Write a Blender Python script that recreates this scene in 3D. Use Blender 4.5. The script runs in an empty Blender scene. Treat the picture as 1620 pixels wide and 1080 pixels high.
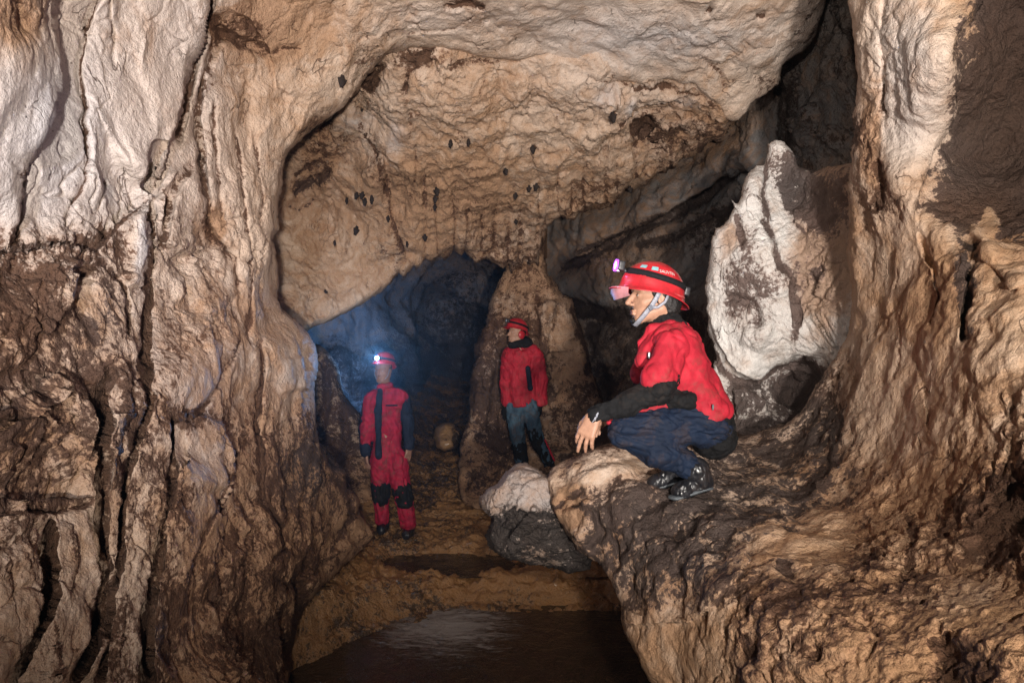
import bpy, math
import numpy as np
from mathutils import Vector, Matrix

# ------------------------------------------------------------------ camera
S = bpy.context.scene
C = S.collection
W, H, FPX = 1620.0, 1080.0, 1080.0          # frame and focal length of the photograph, in its pixels
CAMZ = 2.2
cd = bpy.data.cameras.new('camera'); cam = bpy.data.objects.new('camera', cd); C.objects.link(cam)
cam.location = (0, 0, CAMZ); cam.rotation_euler = (math.radians(90), 0, 0)
cd.sensor_width = 36; cd.lens = 36 * FPX / W; cd.clip_end = 200; cd.clip_start = 0.05
S.camera = cam
# ------------------------------------------------------------------ world, lamps, exposure
wd = bpy.data.worlds.new('World'); S.world = wd; wd.use_nodes = True
bg = wd.node_tree.nodes['Background']; bg.inputs[0].default_value = (0.80, 0.72, 0.66, 1); bg.inputs[1].default_value = 0.02
S.view_settings.view_transform = 'Standard'; S.view_settings.look = 'None'
S.view_settings.exposure = 0.0; S.view_settings.gamma = 1.0
S.render.engine = 'CYCLES'
S.cycles.use_denoising = True; S.cycles.denoising_prefilter = 'NONE'; S.cycles.adaptive_threshold = 0.02
S.cycles.max_bounces = 4; S.cycles.diffuse_bounces = 2; S.cycles.glossy_bounces = 2
S.cycles.transmission_bounces = 3; S.cycles.volume_bounces = 0
S.cycles.caustics_reflective = False; S.cycles.caustics_refractive = False

def spot(name, loc, to, watts, color, deg=90, blend=0.6, radius=0.12):
    l = bpy.data.lights.new(name, 'SPOT'); l.energy = watts; l.color = color
    l.spot_size = math.radians(deg); l.spot_blend = blend; l.shadow_soft_size = radius
    o = bpy.data.objects.new(name, l); C.objects.link(o); o.location = loc
    o.rotation_euler = (Vector(to) - Vector(loc)).to_track_quat('-Z', 'Y').to_euler()
    return o
def point(name, loc, watts, color, radius=0.03):
    l = bpy.data.lights.new(name, 'POINT'); l.energy = watts; l.color = color; l.shadow_soft_size = radius
    o = bpy.data.objects.new(name, l); C.objects.link(o); o.location = loc
    return o
def P(px, py, d):
    """the place that the photograph shows at (px, py), d metres in front of the camera plane"""
    return Vector(((px - 810) / FPX * d, d, CAMZ - (py - 540) / FPX * d))

WARM = (1.0, 0.92, 0.84); NEUT = (1.0, 0.94, 0.88); COOL = (0.72, 0.82, 1.0)
spot('flash_or_fill_spot', (0.45, -1.8, 1.9), P(730, 200, 6), 1900, WARM, 68, 1.0, 0.08)
spot('flash_or_fill_spot', (0.25, -1.9, 3.1), P(1060, 600, 4), 600, WARM, 66, 1.0, 0.08)
spot('flash_or_fill_spot', (-0.6, -1.5, 2.7), P(430, 130, 6), 560, (0.80, 0.85, 1.0), 76, 1.0, 0.10)
spot('flash_or_fill_spot', (0.1, 0.9, 2.5), P(1225, 460, 4.2), 62, NEUT, 27, 0.8, 0.05)  # hidden spot placed to brighten the white flowstone
spot('flash_or_fill_spot', (-0.5, -1.0, 2.4), P(1290, 130, 5.5), 420, WARM, 16, 0.6, 0.05)  # added narrow spot, only lifts the black upper part of the far wall

# ------------------------------------------------------------------ tags
def tag(o, label=None, cat=None, group=None, kind=None):
    if label: o['label'] = label
    if cat: o['category'] = cat
    if group: o['group'] = group
    if kind: o['kind'] = kind
    return o
def empty(name, loc=(0, 0, 0)):
    o = bpy.data.objects.new(name, None); C.objects.link(o); o.location = loc
    return o
def link(name, V, faces, mat, parent=None, smooth=True, col=None, keep=True):
    """V n x 3 world points, faces m x 3/4 or list -> ONE mesh object; its origin stays at its parent's base"""
    V = np.asarray(V, dtype=np.float64)
    if parent is not None:
        V = V - np.array(parent_loc(parent))
    me = bpy.data.meshes.new(name)
    if isinstance(faces, np.ndarray):
        n, k = faces.shape
        me.vertices.add(len(V)); me.vertices.foreach_set('co', V.astype(np.float32).ravel())
        me.loops.add(n * k); me.loops.foreach_set('vertex_index', faces.astype(np.int32).ravel())
        me.polygons.add(n); me.polygons.foreach_set('loop_start', np.arange(0, n * k, k, dtype=np.int32))
        me.update(calc_edges=True)
    else:
        me.from_pydata([tuple(v) for v in V], [], [tuple(f) for f in faces]); me.update()
    me.polygons.foreach_set('use_smooth', np.full(len(me.polygons), smooth))
    if col is not None:
        a = me.attributes.new('tone', 'FLOAT_COLOR', 'POINT')
        cc = np.ones((len(V), 4), np.float32); cc[:, :col.shape[1]] = col
        a.data.foreach_set('color', cc.ravel())
    me.materials.append(mat)
    me.validate()
    o = bpy.data.objects.new(name, me); C.objects.link(o)
    if parent is not None: o.parent = parent
    return o
def parent_loc(p):
    l = Vector((0, 0, 0))
    while p is not None: l = l + p.location; p = p.parent
    return l

# ------------------------------------------------------------------ noise (vectorised)
def _hash(ix, iy, iz, seed):
    h = (ix.astype(np.uint32) * np.uint32(374761393)) ^ (iy.astype(np.uint32) * np.uint32(668265263)) ^ (iz.astype(np.uint32) * np.uint32(2147483647 - 1274126177)) ^ np.uint32((seed * 974634777) & 0xffffffff)
    h = (h ^ (h >> np.uint32(13))) * np.uint32(1274126177)
    h = (h ^ (h >> np.uint32(16))) * np.uint32(2246822519)
    return h ^ (h >> np.uint32(15))
def gnoise(p, seed=0):
    """gradient noise, p n x 3 -> about -1..1"""
    fl = np.floor(p); i = fl.astype(np.int64); f = (p - fl).astype(np.float32)
    u = f * f * f * (f * (f * 6 - 15) + 10)
    out = np.zeros(len(p), np.float32)
    for dx in (0, 1):
        wx = u[:, 0] if dx else 1 - u[:, 0]
        for dy in (0, 1):
            wy = wx * (u[:, 1] if dy else 1 - u[:, 1])
            for dz in (0, 1):
                w = wy * (u[:, 2] if dz else 1 - u[:, 2])
                h = _hash(i[:, 0] + dx, i[:, 1] + dy, i[:, 2] + dz, seed)
                gx = (h & np.uint32(1023)).astype(np.float32) / 511.5 - 1
                gy = ((h >> np.uint32(10)) & np.uint32(1023)).astype(np.float32) / 511.5 - 1
                gz = ((h >> np.uint32(20)) & np.uint32(1023)).astype(np.float32) / 511.5 - 1
                out += w * (gx * (f[:, 0] - dx) + gy * (f[:, 1] - dy) + gz * (f[:, 2] - dz))
    return out * 1.4
def fbm(p, octs=4, seed=0, gain=0.5, ridge=False):
    a, s, o = 1.0, 0.0, np.zeros(len(p), np.float32)
    q = np.asarray(p, np.float64)
    for k in range(octs):
        n = gnoise(q, seed + k * 17)
        o += a * ((1 - 2 * np.abs(n)) if ridge else n); s += a
        a *= gain; q = q * 2.03 + 11.7
    return o / s
def worley(p, seed=0):
    """F1, F2 distances"""
    fl = np.floor(p); i = fl.astype(np.int64); f = (p - fl).astype(np.float32)
    d1 = np.full(len(p), 9.0, np.float32); d2 = d1.copy()
    for dx in (-1, 0, 1):
        for dy in (-1, 0, 1):
            for dz in (-1, 0, 1):
                h = _hash(i[:, 0] + dx, i[:, 1] + dy, i[:, 2] + dz, seed)
                x = dx + (h & np.uint32(1023)).astype(np.float32) / 1023 - f[:, 0]
                y = dy + ((h >> np.uint32(10)) & np.uint32(1023)).astype(np.float32) / 1023 - f[:, 1]
                z = dz + ((h >> np.uint32(20)) & np.uint32(1023)).astype(np.float32) / 1023 - f[:, 2]
                d = x * x + y * y + z * z
                m = d < d1
                d2 = np.where(m, d1, np.minimum(d2, d)); d1 = np.where(m, d, d1)
    return np.sqrt(d1), np.sqrt(d2)
def sstep(a, b, x):
    t = np.clip((x - a) / (b - a), 0, 1); return t * t * (3 - 2 * t)

# ------------------------------------------------------------------ materials
class NT:
    def __init__(s, name):
        s.m = bpy.data.materials.new(name); s.m.use_nodes = True; s.t = s.m.node_tree
        s.b = s.t.nodes['Principled BSDF']; s.out = s.t.nodes['Material Output']
    def n(s, typ, **kw):
        x = s.t.nodes.new(typ)
        for k, v in kw.items():
            if hasattr(x, k) and k not in x.inputs.keys(): setattr(x, k, v)
            else: s.set(x.inputs[k], v)
        return x
    def set(s, inp, v):
        if isinstance(v, bpy.types.NodeSocket): s.t.links.new(v, inp)
        elif isinstance(v, bpy.types.Node): s.t.links.new(v.outputs[0], inp)
        else:
            if hasattr(inp.default_value, '__len__') and len(inp.default_value) == 4 and len(v) == 3: v = (*v, 1)
            inp.default_value = v
    def math(s, op, a, b=None, c=None, clamp=False):
        x = s.t.nodes.new('ShaderNodeMath'); x.operation = op; x.use_clamp = clamp
        for i, v in enumerate((a, b, c)):
            if v is not None: s.set(x.inputs[i], v)
        return x.outputs[0]
    def mix(s, f, a, b, mode='MIX'):
        x = s.t.nodes.new('ShaderNodeMix'); x.data_type = 'RGBA'; x.blend_type = mode
        s.set(x.inputs[0], f); s.set(x.inputs[6], a); s.set(x.inputs[7], b)
        return x.outputs[2]
    def ramp(s, f, a, b):
        """smooth 0..1 between a and b"""
        x = s.t.nodes.new('ShaderNodeMapRange'); x.interpolation_type = 'SMOOTHSTEP'
        s.set(x.inputs[0], f); s.set(x.inputs[1], a); s.set(x.inputs[2], b)
        return x.outputs[0]
    def noise(s, vec, scale, detail=4, rough=0.55, dist=0.0):
        x = s.t.nodes.new('ShaderNodeTexNoise'); s.set(x.inputs['Vector'], vec)
        x.inputs['Scale'].default_value = scale; x.inputs['Detail'].default_value = detail
        x.inputs['Roughness'].default_value = rough; x.inputs['Distortion'].default_value = dist
        return x.outputs['Fac']
    def vor(s, vec, scale, feature='F1', out='Distance'):
        x = s.t.nodes.new('ShaderNodeTexVoronoi'); x.feature = feature; s.set(x.inputs['Vector'], vec)
        x.inputs['Scale'].default_value = scale
        return x.outputs[out]
    def mapv(s, vec, scale=(1, 1, 1), rot=(0, 0, 0)):
        x = s.t.nodes.new('ShaderNodeMapping'); s.set(x.inputs['Vector'], vec)
        x.inputs['Scale'].default_value = scale; x.inputs['Rotation'].default_value = rot
        return x.outputs[0]

def rock_mat(name, cream=(0.66, 0.455, 0.30), pale=(0.62, 0.57, 0.545), brown=(0.092, 0.042, 0.022),
             ochre=(0.36, 0.18, 0.075), mud=(0.056, 0.041, 0.039), gloss=0.62, crackle=1.0, bump=1.0):
    n = NT(name)
    tc = n.n('ShaderNodeTexCoord').outputs['Object']
    at = n.t.nodes.new('ShaderNodeAttribute'); at.attribute_name = 'tone'
    sep = n.t.nodes.new('ShaderNodeSeparateColor'); n.set(sep.inputs[0], at.outputs['Color'])
    D, G, O = sep.outputs[0], sep.outputs[1], sep.outputs[2]
    M = at.outputs['Alpha']
    big = n.noise(tc, 2.2, 5, 0.6, 0.4); mid = n.noise(tc, 13.0, 7, 0.68, 0.0); fine = n.noise(tc, 46.0, 6, 0.68, 0.0)
    vfine = n.noise(tc, 190.0, 3, 0.6)
    # dirt and painted shade: where the tone says dark, ragged patches with crisp edges
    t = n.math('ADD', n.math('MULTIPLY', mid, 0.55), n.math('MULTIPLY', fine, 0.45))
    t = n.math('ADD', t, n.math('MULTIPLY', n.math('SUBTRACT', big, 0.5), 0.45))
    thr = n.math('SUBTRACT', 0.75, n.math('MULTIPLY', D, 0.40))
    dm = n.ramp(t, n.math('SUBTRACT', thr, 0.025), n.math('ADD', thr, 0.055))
    thin = n.ramp(t, n.math('SUBTRACT', thr, 0.17), n.math('ADD', thr, 0.04))     # thinner stain round the patches
    # cream, paler and greyer where G is high, ochre stains
    cr = n.mix(n.ramp(n.math('ADD', n.math('MULTIPLY', mid, 0.5), n.math('MULTIPLY', big, 0.5)), 0.36, 0.62), cream, tuple(c * k for c, k in zip(cream, (1.12, 1.17, 1.22))))
    cr = n.mix(G, cr, pale)
    om = n.ramp(n.math('ADD', n.math('MULTIPLY', O, 0.75), n.math('MULTIPLY', n.noise(tc, 5.0, 5, 0.65, 1.2), 0.75)), 0.46, 0.84)
    cr = n.mix(n.math('MULTIPLY', om, 0.75), cr, ochre)
    stain = n.mix(0.5, cr, tuple(c * 2.6 for c in brown))
    col = n.mix(n.math('MULTIPLY', thin, 0.5), cr, stain)
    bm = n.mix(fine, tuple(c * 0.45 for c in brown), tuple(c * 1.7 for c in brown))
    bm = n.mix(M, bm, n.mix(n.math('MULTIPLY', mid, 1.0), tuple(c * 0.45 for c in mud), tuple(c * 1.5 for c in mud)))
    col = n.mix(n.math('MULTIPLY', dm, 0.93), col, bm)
    # specks and grain
    sp = n.ramp(vfine, 0.33, 0.5)
    col = n.mix(0.30, col, n.mix(sp, (0.25, 0.22, 0.2), (1.12, 1.12, 1.12)), 'MULTIPLY')
    pit = n.ramp(n.vor(n.mix(0.06, tc, n.noise(tc, 12, 2)), 30.0), 0.07, 0.16)
    pitm = n.math('MULTIPLY', n.math('SUBTRACT', 1.0, pit), n.ramp(mid, 0.50, 0.6))
    col = n.mix(n.math('MULTIPLY', pitm, 0.55), col, tuple(c * 0.8 for c in brown))
    # hairline cracks
    wv = n.t.nodes.new('ShaderNodeVectorMath'); wv.operation = 'ADD'; n.set(wv.inputs[0], tc)
    nc = n.t.nodes.new('ShaderNodeTexNoise'); n.set(nc.inputs['Vector'], tc); nc.inputs['Scale'].default_value = 4.0; nc.inputs['Detail'].default_value = 4
    sc = n.t.nodes.new('ShaderNodeVectorMath'); sc.operation = 'SCALE'; n.set(sc.inputs[0], nc.outputs['Color']); sc.inputs['Scale'].default_value = 0.35
    n.set(wv.inputs[1], sc.outputs[0])
    ce = n.vor(n.mapv(wv.outputs[0], (1.0, 1.0, 0.55)), 5.2, 'DISTANCE_TO_EDGE')
    ck = n.math('SUBTRACT', 1.0, n.ramp(ce, 0.003, 0.022))
    ck = n.math('MULTIPLY', n.math('MULTIPLY', ck, n.ramp(n.noise(tc, 3.1, 3), 0.54, 0.66)), crackle)
    col = n.mix(n.math('MULTIPLY', ck, 0.65), col, brown)
    n.set(n.b.inputs['Base Color'], col)
    r = n.math('ADD', gloss - 0.06, n.math('MULTIPLY', mid, 0.35)); r = n.math('SUBTRACT', r, n.math('MULTIPLY', dm, 0.08))
    n.set(n.b.inputs['Roughness'], r); n.b.inputs['Specular IOR Level'].default_value = 0.28
    # relief finer than the mesh
    h = n.math('MULTIPLY', n.math('ADD', n.math('MULTIPLY', fine, 0.020), n.math('MULTIPLY', vfine, 0.005)), n.math('ADD', 0.45, n.math('MULTIPLY', D, 0.9)))
    h = n.math('ADD', h, n.math('MULTIPLY', mid, n.math('ADD', 0.008, n.math('MULTIPLY', D, 0.018))))
    h = n.math('SUBTRACT', h, n.math('MULTIPLY', ck, 0.010)); h = n.math('SUBTRACT', h, n.math('MULTIPLY', pitm, 0.006))
    h = n.math('SUBTRACT', h, n.math('MULTIPLY', dm, 0.003))
    wj = n.mix(0.12, tc, nc.outputs['Color'])
    pk = n.math('ADD', n.math('MULTIPLY', n.vor(wj, 44.0), -0.011), n.math('MULTIPLY', n.vor(wj, 105.0), -0.005))
    pk = n.math('MULTIPLY', pk, n.math('ADD', 0.30, n.math('MULTIPLY', D, 1.1)))
    h = n.math('ADD', h, n.math('MULTIPLY', pk, n.math('SUBTRACT', 1.0, n.math('MULTIPLY', M, 0.6))))
    bp = n.t.nodes.new('ShaderNodeBump'); bp.inputs['Strength'].default_value = 0.9 * bump; bp.inputs['Distance'].default_value = 1.0
    n.set(bp.inputs['Height'], h); n.set(n.b.inputs['Normal'], bp.outputs[0])
    return n.m
def plain_mat(name, color, rough=0.6, spec=0.5, metal=0.0, var=0.25, scale=30, bump=0.0, bscale=60, coat=0.0, alt=None, transmission=0.0, grime=0.0):
    n = NT(name); tc = n.n('ShaderNodeTexCoord').outputs['Object']
    f = n.noise(tc, scale, 5, 0.6)
    c2 = alt or tuple(c * (1 - var) for c in color)
    cc = n.mix(n.ramp(f, 0.35, 0.65), color, c2)
    if grime: cc = n.mix(n.math('MULTIPLY', n.ramp(n.math('ADD', n.math('MULTIPLY', n.noise(tc, 7, 5, .65, 1.0), .7), n.math('MULTIPLY', n.noise(tc, 60, 4, .6), .3)), .50, .60), grime), cc, (0.085, 0.052, 0.035))
    n.set(n.b.inputs['Base Color'], cc)
    n.set(n.b.inputs['Roughness'], n.math('ADD', rough - 0.08, n.math('MULTIPLY', f, 0.16)))
    n.b.inputs['Specular IOR Level'].default_value = spec; n.b.inputs['Metallic'].default_value = metal
    n.b.inputs['Coat Weight'].default_value = coat; n.b.inputs['Transmission Weight'].default_value = transmission
    if bump:
        bp = n.t.nodes.new('ShaderNodeBump'); bp.inputs['Strength'].default_value = 1.0; bp.inputs['Distance'].default_value = bump
        n.set(bp.inputs['Height'], n.noise(tc, bscale, 4, 0.6)); n.set(n.b.inputs['Normal'], bp.outputs[0])
    return n.m
def glow_mat(name, color, strength):
    n = NT(name); n.b.inputs['Base Color'].default_value = (*color, 1)
    n.b.inputs['Emission Color'].default_value = (*color, 1); n.b.inputs['Emission Strength'].default_value = strength
    return n.m

# ------------------------------------------------------------------ surface tone read off the place, dirt and shade together, cell by cell (60 px)
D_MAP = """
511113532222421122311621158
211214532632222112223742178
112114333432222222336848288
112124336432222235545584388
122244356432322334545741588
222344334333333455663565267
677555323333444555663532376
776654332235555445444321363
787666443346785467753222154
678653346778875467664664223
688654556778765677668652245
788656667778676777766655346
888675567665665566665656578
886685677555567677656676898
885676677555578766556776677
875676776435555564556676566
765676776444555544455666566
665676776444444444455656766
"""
# greyer, cooler rock, and bluish light painted on the left folds (90 px cells)
G_MAP = """
465643223454455421
775522222344446431
886422322223447532
876423322222555331
443322222322377322
224453323443477321
334543344443355222
333443344444443222
222332223355531111
222221123555310111
222111112444211000
222111112222221000
"""
O_MAP = """
312145323222232124
111143223222322123
111124233223422112
111123333233212233
212113343343122334
432333222222122443
433332222332112233
543343222222222233
443344565333234455
333455677444344566
332455788544455666
332444677655555666
"""
# smooth grey mud over the rock, and shade at the far right (90 px cells)
M_MAP = """
000000000000024279
000000000000036378
000000000002356188
000000000002346189
000000000022245189
121000000022322268
231000334444532126
332100344455663113
222101355568884112
111100222689973011
111110111356521111
000111111133211111
"""
def _parse(s): return np.array([[int(c) for c in r] for r in s.split()], float) / 9
D_MAP, G_MAP, O_MAP, M_MAP = map(_parse, (D_MAP, G_MAP, O_MAP, M_MAP))
def look(m, px, py):
    cell = W / m.shape[1]
    x = np.clip(px / cell - 0.5, 0, m.shape[1] - 1.001); y = np.clip(py / cell - 0.5, 0, m.shape[0] - 1.001)
    i = x.astype(int); j = y.astype(int); fx = x - i; fy = y - j
    fx = fx * fx * (3 - 2 * fx); fy = fy * fy * (3 - 2 * fy)
    return (m[j, i] * (1 - fx) + m[j, i + 1] * fx) * (1 - fy) + (m[j + 1, i] * (1 - fx) + m[j + 1, i + 1] * fx) * fy

# ------------------------------------------------------------------ rock masses
def tps(ctrl, px, py):
    c = np.array(ctrl, float); xy = c[:, :2] / 300.0; n = len(c)
    def phi(r2): return 0.5 * r2 * np.log(r2 + 1e-9)
    r2 = ((xy[:, None] - xy[None]) ** 2).sum(-1)
    A = np.zeros((n + 3, n + 3)); A[:n, :n] = phi(r2) + np.eye(n) * 1e-3; A[:n, n] = 1; A[:n, n + 1:] = xy; A[n, :n] = 1; A[n + 1:, :n] = xy.T
    w = np.linalg.solve(A, np.concatenate([c[:, 2], np.zeros(3)]))
    x = px / 300.0; y = py / 300.0
    o = w[n] + w[n + 1] * x + w[n + 2] * y
    for k in range(n): o = o + w[k] * phi((x - xy[k, 0]) ** 2 + (y - xy[k, 1]) ** 2)
    return o
def densify(poly, step=7, jag=2.0, seed=0, closed=True):
    pts = []; n = len(poly)
    for a in range(n if closed else n - 1):
        p, q = np.array(poly[a], float), np.array(poly[(a + 1) % n], float)
        k = max(1, int(np.hypot(*(q - p)) / step))
        for t in range(k): pts.append(p + (q - p) * t / k)
    if not closed: pts.append(np.array(poly[-1], float))
    pts = np.array(pts)
    q = np.column_stack([pts / 26.0, np.full(len(pts), seed * 3.3)])
    pts = pts + jag * np.column_stack([fbm(q, 3, seed), fbm(q + 40, 3, seed + 5)]) * 1.6
    return pts
def seg_field(poly, px, py, closed=True):
    """distance to a polyline, side of it, and the run along it (0..1)"""
    n = len(poly); best = np.full(px.shape, 1e9); side = np.zeros(px.shape); run = np.zeros(px.shape)
    m = n if closed else n - 1
    L = np.array([np.hypot(*(poly[(i + 1) % n] - poly[i])) for i in range(m)]); cum = np.concatenate([[0], np.cumsum(L)])
    for i in range(m):
        a = poly[i]; b = poly[(i + 1) % n]; e = b - a; l2 = (e ** 2).sum() + 1e-9
        t = np.clip(((px - a[0]) * e[0] + (py - a[1]) * e[1]) / l2, 0, 1)
        dx = px - a[0] - t * e[0]; dy = py - a[1] - t * e[1]; d = dx * dx + dy * dy
        k = d < best
        best = np.where(k, d, best); side = np.where(k, np.sign(e[0] * (py - a[1]) - e[1] * (px - a[0])), side)
        run = np.where(k, (cum[i] + t * L[i]) / cum[-1], run)
    return np.sqrt(best), side, run
def inside(poly, px, py):
    r = np.zeros(px.shape, bool); n = len(poly)
    for i in range(n):
        x1, y1 = poly[i]; x2, y2 = poly[(i + 1) % n]
        if y1 == y2: continue
        c = ((y1 > py) != (y2 > py)) & (px < (x2 - x1) * (py - y1) / (y2 - y1) + x1)
        r ^= c
    return r
SURF = {}
def relief(name, outline, ctrl, mat, strokes=(), step=2.0, rim=(16, 0.25), jag=2.5, seed=1, amp=None, back=0.8, tone=None, recipe=None, parent=None, rimf=None, spread=1.0):
    """A rock mass: its outline and distances as seen from the viewpoint, rounded off at its rim, with folds, cracks and lumps of
    its own and a thickness behind. strokes: (points, kind, width px, height m, dark)"""
    poly = densify(outline, 7, jag, seed)
    x0, y0 = poly.min(0) - step * 2; x1, y1 = poly.max(0) + step * 2
    gx = np.arange(x0, x1, step); gy = np.arange(y0, y1, step)
    px, py = np.meshgrid(gx, gy)
    sd, _, _ = seg_field(poly, px, py); ins = inside(poly, px, py); sd = np.where(ins, sd, -sd)
    gyv, gxv = np.gradient(sd, step)
    gl = np.sqrt(gxv ** 2 + gyv ** 2) + 1e-6; gxv /= gl; gyv /= gl
    use = sd > -step * 0.8
    snap = (sd < step * 0.45) & use
    X = np.where(snap, px - gxv * sd, px); Y = np.where(snap, py - gyv * sd, py)
    d = tps(ctrl, X, Y)
    sdc = np.clip(sd, 0, None)
    t = np.clip(1 - sdc / rim[0], 0, 1); d = d + rim[1] * (rimf(X, Y) if rimf else 1) * (1 - np.sqrt(np.clip(1 - t ** 2, 0, 1)))
    d0 = d.copy(); dark = np.zeros_like(d)
    wob = np.column_stack([X.ravel() / 38, Y.ravel() / 38, np.full(X.size, seed * 1.7)])
    wx = fbm(wob, 3, seed + 3).reshape(X.shape) * 9; wy = fbm(wob + 31, 3, seed + 4).reshape(X.shape) * 9
    SX, SY = X + wx * 0.6, Y + wy * 0.6
    for st in strokes:
        pl = densify(st[0], 12, 1.0, seed + len(st[0]), closed=False)
        kind, w, h = st[1], st[2], st[3]; dk = st[4] if len(st) > 4 else 0.0
        m = w * 4.5; h = h * (0.48 if kind == 'g' and h > 0 else 0.62)
        bx0, by0 = pl.min(0) - m; bx1, by1 = pl.max(0) + m
        ii = np.where((gy > by0) & (gy < by1))[0]; jj = np.where((gx > bx0) & (gx < bx1))[0]
        if len(ii) == 0 or len(jj) == 0: continue
        sl = np.s_[ii[0]:ii[-1] + 1, jj[0]:jj[-1] + 1]
        dist, side, run = seg_field(pl, SX[sl], SY[sl], closed=False)
        taper = sstep(0, 0.12, run) * sstep(0, 0.12, 1 - run)
        if kind == 'g':                                   # groove
            f = np.exp(-(dist / w) ** 2) * taper; d[sl] += h * f; dark[sl] = np.maximum(dark[sl], dk * np.exp(-(dist / (w * 0.8)) ** 2) * taper)
        elif kind == 'r':                                 # rounded ridge
            f = np.clip(1 - (dist / (w * 1.9)) ** 2, 0, 1) ** 1.5 * taper; d[sl] -= h * f
        elif kind == 's':                                 # fold: the right side (walking the line) stands proud, falling back smoothly
            f = np.exp(-(dist / (w * 2.0)) ** 2) * taper * sstep(-3.2, 2.2, side * dist)
            d[sl] -= h * f; dark[sl] = np.maximum(dark[sl], dk * np.exp(-(dist / 3.0) ** 2) * taper)
    Wp = np.stack([(X - 810) / FPX * d, d, CAMZ - (Y - 540) / FPX * d], -1)
    dn = d0 * 0.75 + d * 0.25
    Wn = np.stack([(X - 810) / FPX * dn, dn, CAMZ - (Y - 540) / FPX * dn], -1)
    du = np.gradient(Wn, axis=1); dv = np.gradient(Wn, axis=0)
    N = np.cross(du, dv); N /= np.linalg.norm(N, axis=-1, keepdims=True) + 1e-9
    cd_ = Wp - np.array([0, 0, CAMZ]); N = np.where((N * cd_).sum(-1, keepdims=True) > 0, -N, N)
    tn = np.zeros(X.shape + (4,), np.float32)
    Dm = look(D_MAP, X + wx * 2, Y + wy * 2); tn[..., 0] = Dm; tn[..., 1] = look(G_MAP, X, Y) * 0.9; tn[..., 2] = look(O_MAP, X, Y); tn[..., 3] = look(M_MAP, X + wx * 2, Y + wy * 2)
    if tone: tone(tn, X, Y, SX, SY)
    hd = (recipe or lumps)(Wp.reshape(-1, 3), tn.reshape(-1, 4), seed).reshape(X.shape) * spread
    hd = hd * (0.35 + 0.65 * sstep(0, 14, sdc))
    Wp = Wp + N * hd[..., None]
    tn[..., 0] = np.maximum(np.clip(tn[..., 0], 0, 1.3), np.minimum(tn[..., 0] + dark, .88))  # crease and fold-line shade is added to the dirt tone
    keep = use[:-1, :-1] & use[1:, :-1] & use[:-1, 1:] & use[1:, 1:]
    idx = -np.ones(X.shape, int)
    vm = np.zeros(X.shape, bool); vm[:-1, :-1] |= keep; vm[1:, :-1] |= keep; vm[:-1, 1:] |= keep; vm[1:, 1:] |= keep
    idx[vm] = np.arange(vm.sum()); V = Wp[vm]; T = tn[vm]
    J, I = np.where(keep)
    F = np.column_stack([idx[J, I], idx[J + 1, I], idx[J + 1, I + 1], idx[J, I + 1]])
    # thickness: carry the rim back along the line of sight and slightly in under the mass
    E = np.concatenate([F[:, [0, 1]], F[:, [1, 2]], F[:, [2, 3]], F[:, [3, 0]]]); key = np.sort(E, 1); key = key[:, 0] * len(V) + key[:, 1]
    _, inv, cnt = np.unique(key, return_inverse=True, return_counts=True); E = E[cnt[inv] == 1]
    bv = np.unique(E); mp = -np.ones(len(V), int); mp[bv] = np.arange(len(bv))
    cen = V.mean(0); allV = [V]; allT = [T]; allF = [F]; prev = bv
    ray = V[bv] - np.array([0, 0, CAMZ]); ray /= np.linalg.norm(ray, axis=1, keepdims=True)
    inw = cen - V[bv]; inw -= (inw * ray).sum(1, keepdims=True) * ray; inw /= np.linalg.norm(inw, axis=1, keepdims=True) + 1e-6
    off = len(V)
    for k, (bk, iw) in enumerate(((0.12, 0.02), (0.4, 0.10), (1.0, 0.30))):
        nv = V[bv] + ray * back * bk + inw * back * iw
        nv = nv + 0.03 * back * np.column_stack([fbm(nv * 4 + s_, 2, seed) for s_ in (0, 9, 18)])
        allV.append(nv); allT.append(T[bv]); cur = np.arange(len(bv)) + off
        p_ = prev if k == 0 else prev
        a, b = mp[E[:, 0]], mp[E[:, 1]]
        allF.append(np.column_stack([p_[b] if k else E[:, 1], p_[a] if k else E[:, 0], cur[a], cur[b]]))
        prev = cur; off += len(bv)
    ob = link(name, np.concatenate(allV), np.concatenate(allF), mat, parent, True, np.concatenate(allT))
    SURF.setdefault(name, []).append((X, Y, Wp, N, vm))
    return ob
def on_surface(name, px, py):
    best = None
    for X, Y, Wp, N, vm in SURF[name]:
        # project the finished points and take the nearest to the pixel
        qx = 810 + Wp[..., 0] / Wp[..., 1] * FPX; qy = 540 - (Wp[..., 2] - CAMZ) / Wp[..., 1] * FPX
        e = np.where(vm, (qx - px) ** 2 + (qy - py) ** 2, 1e12); k = np.unravel_index(np.argmin(e), e.shape)
        if best is None or e[k] < best[0]: best = (e[k], Wp[k], N[k])
    return Vector(best[1]), Vector(best[2])
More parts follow.
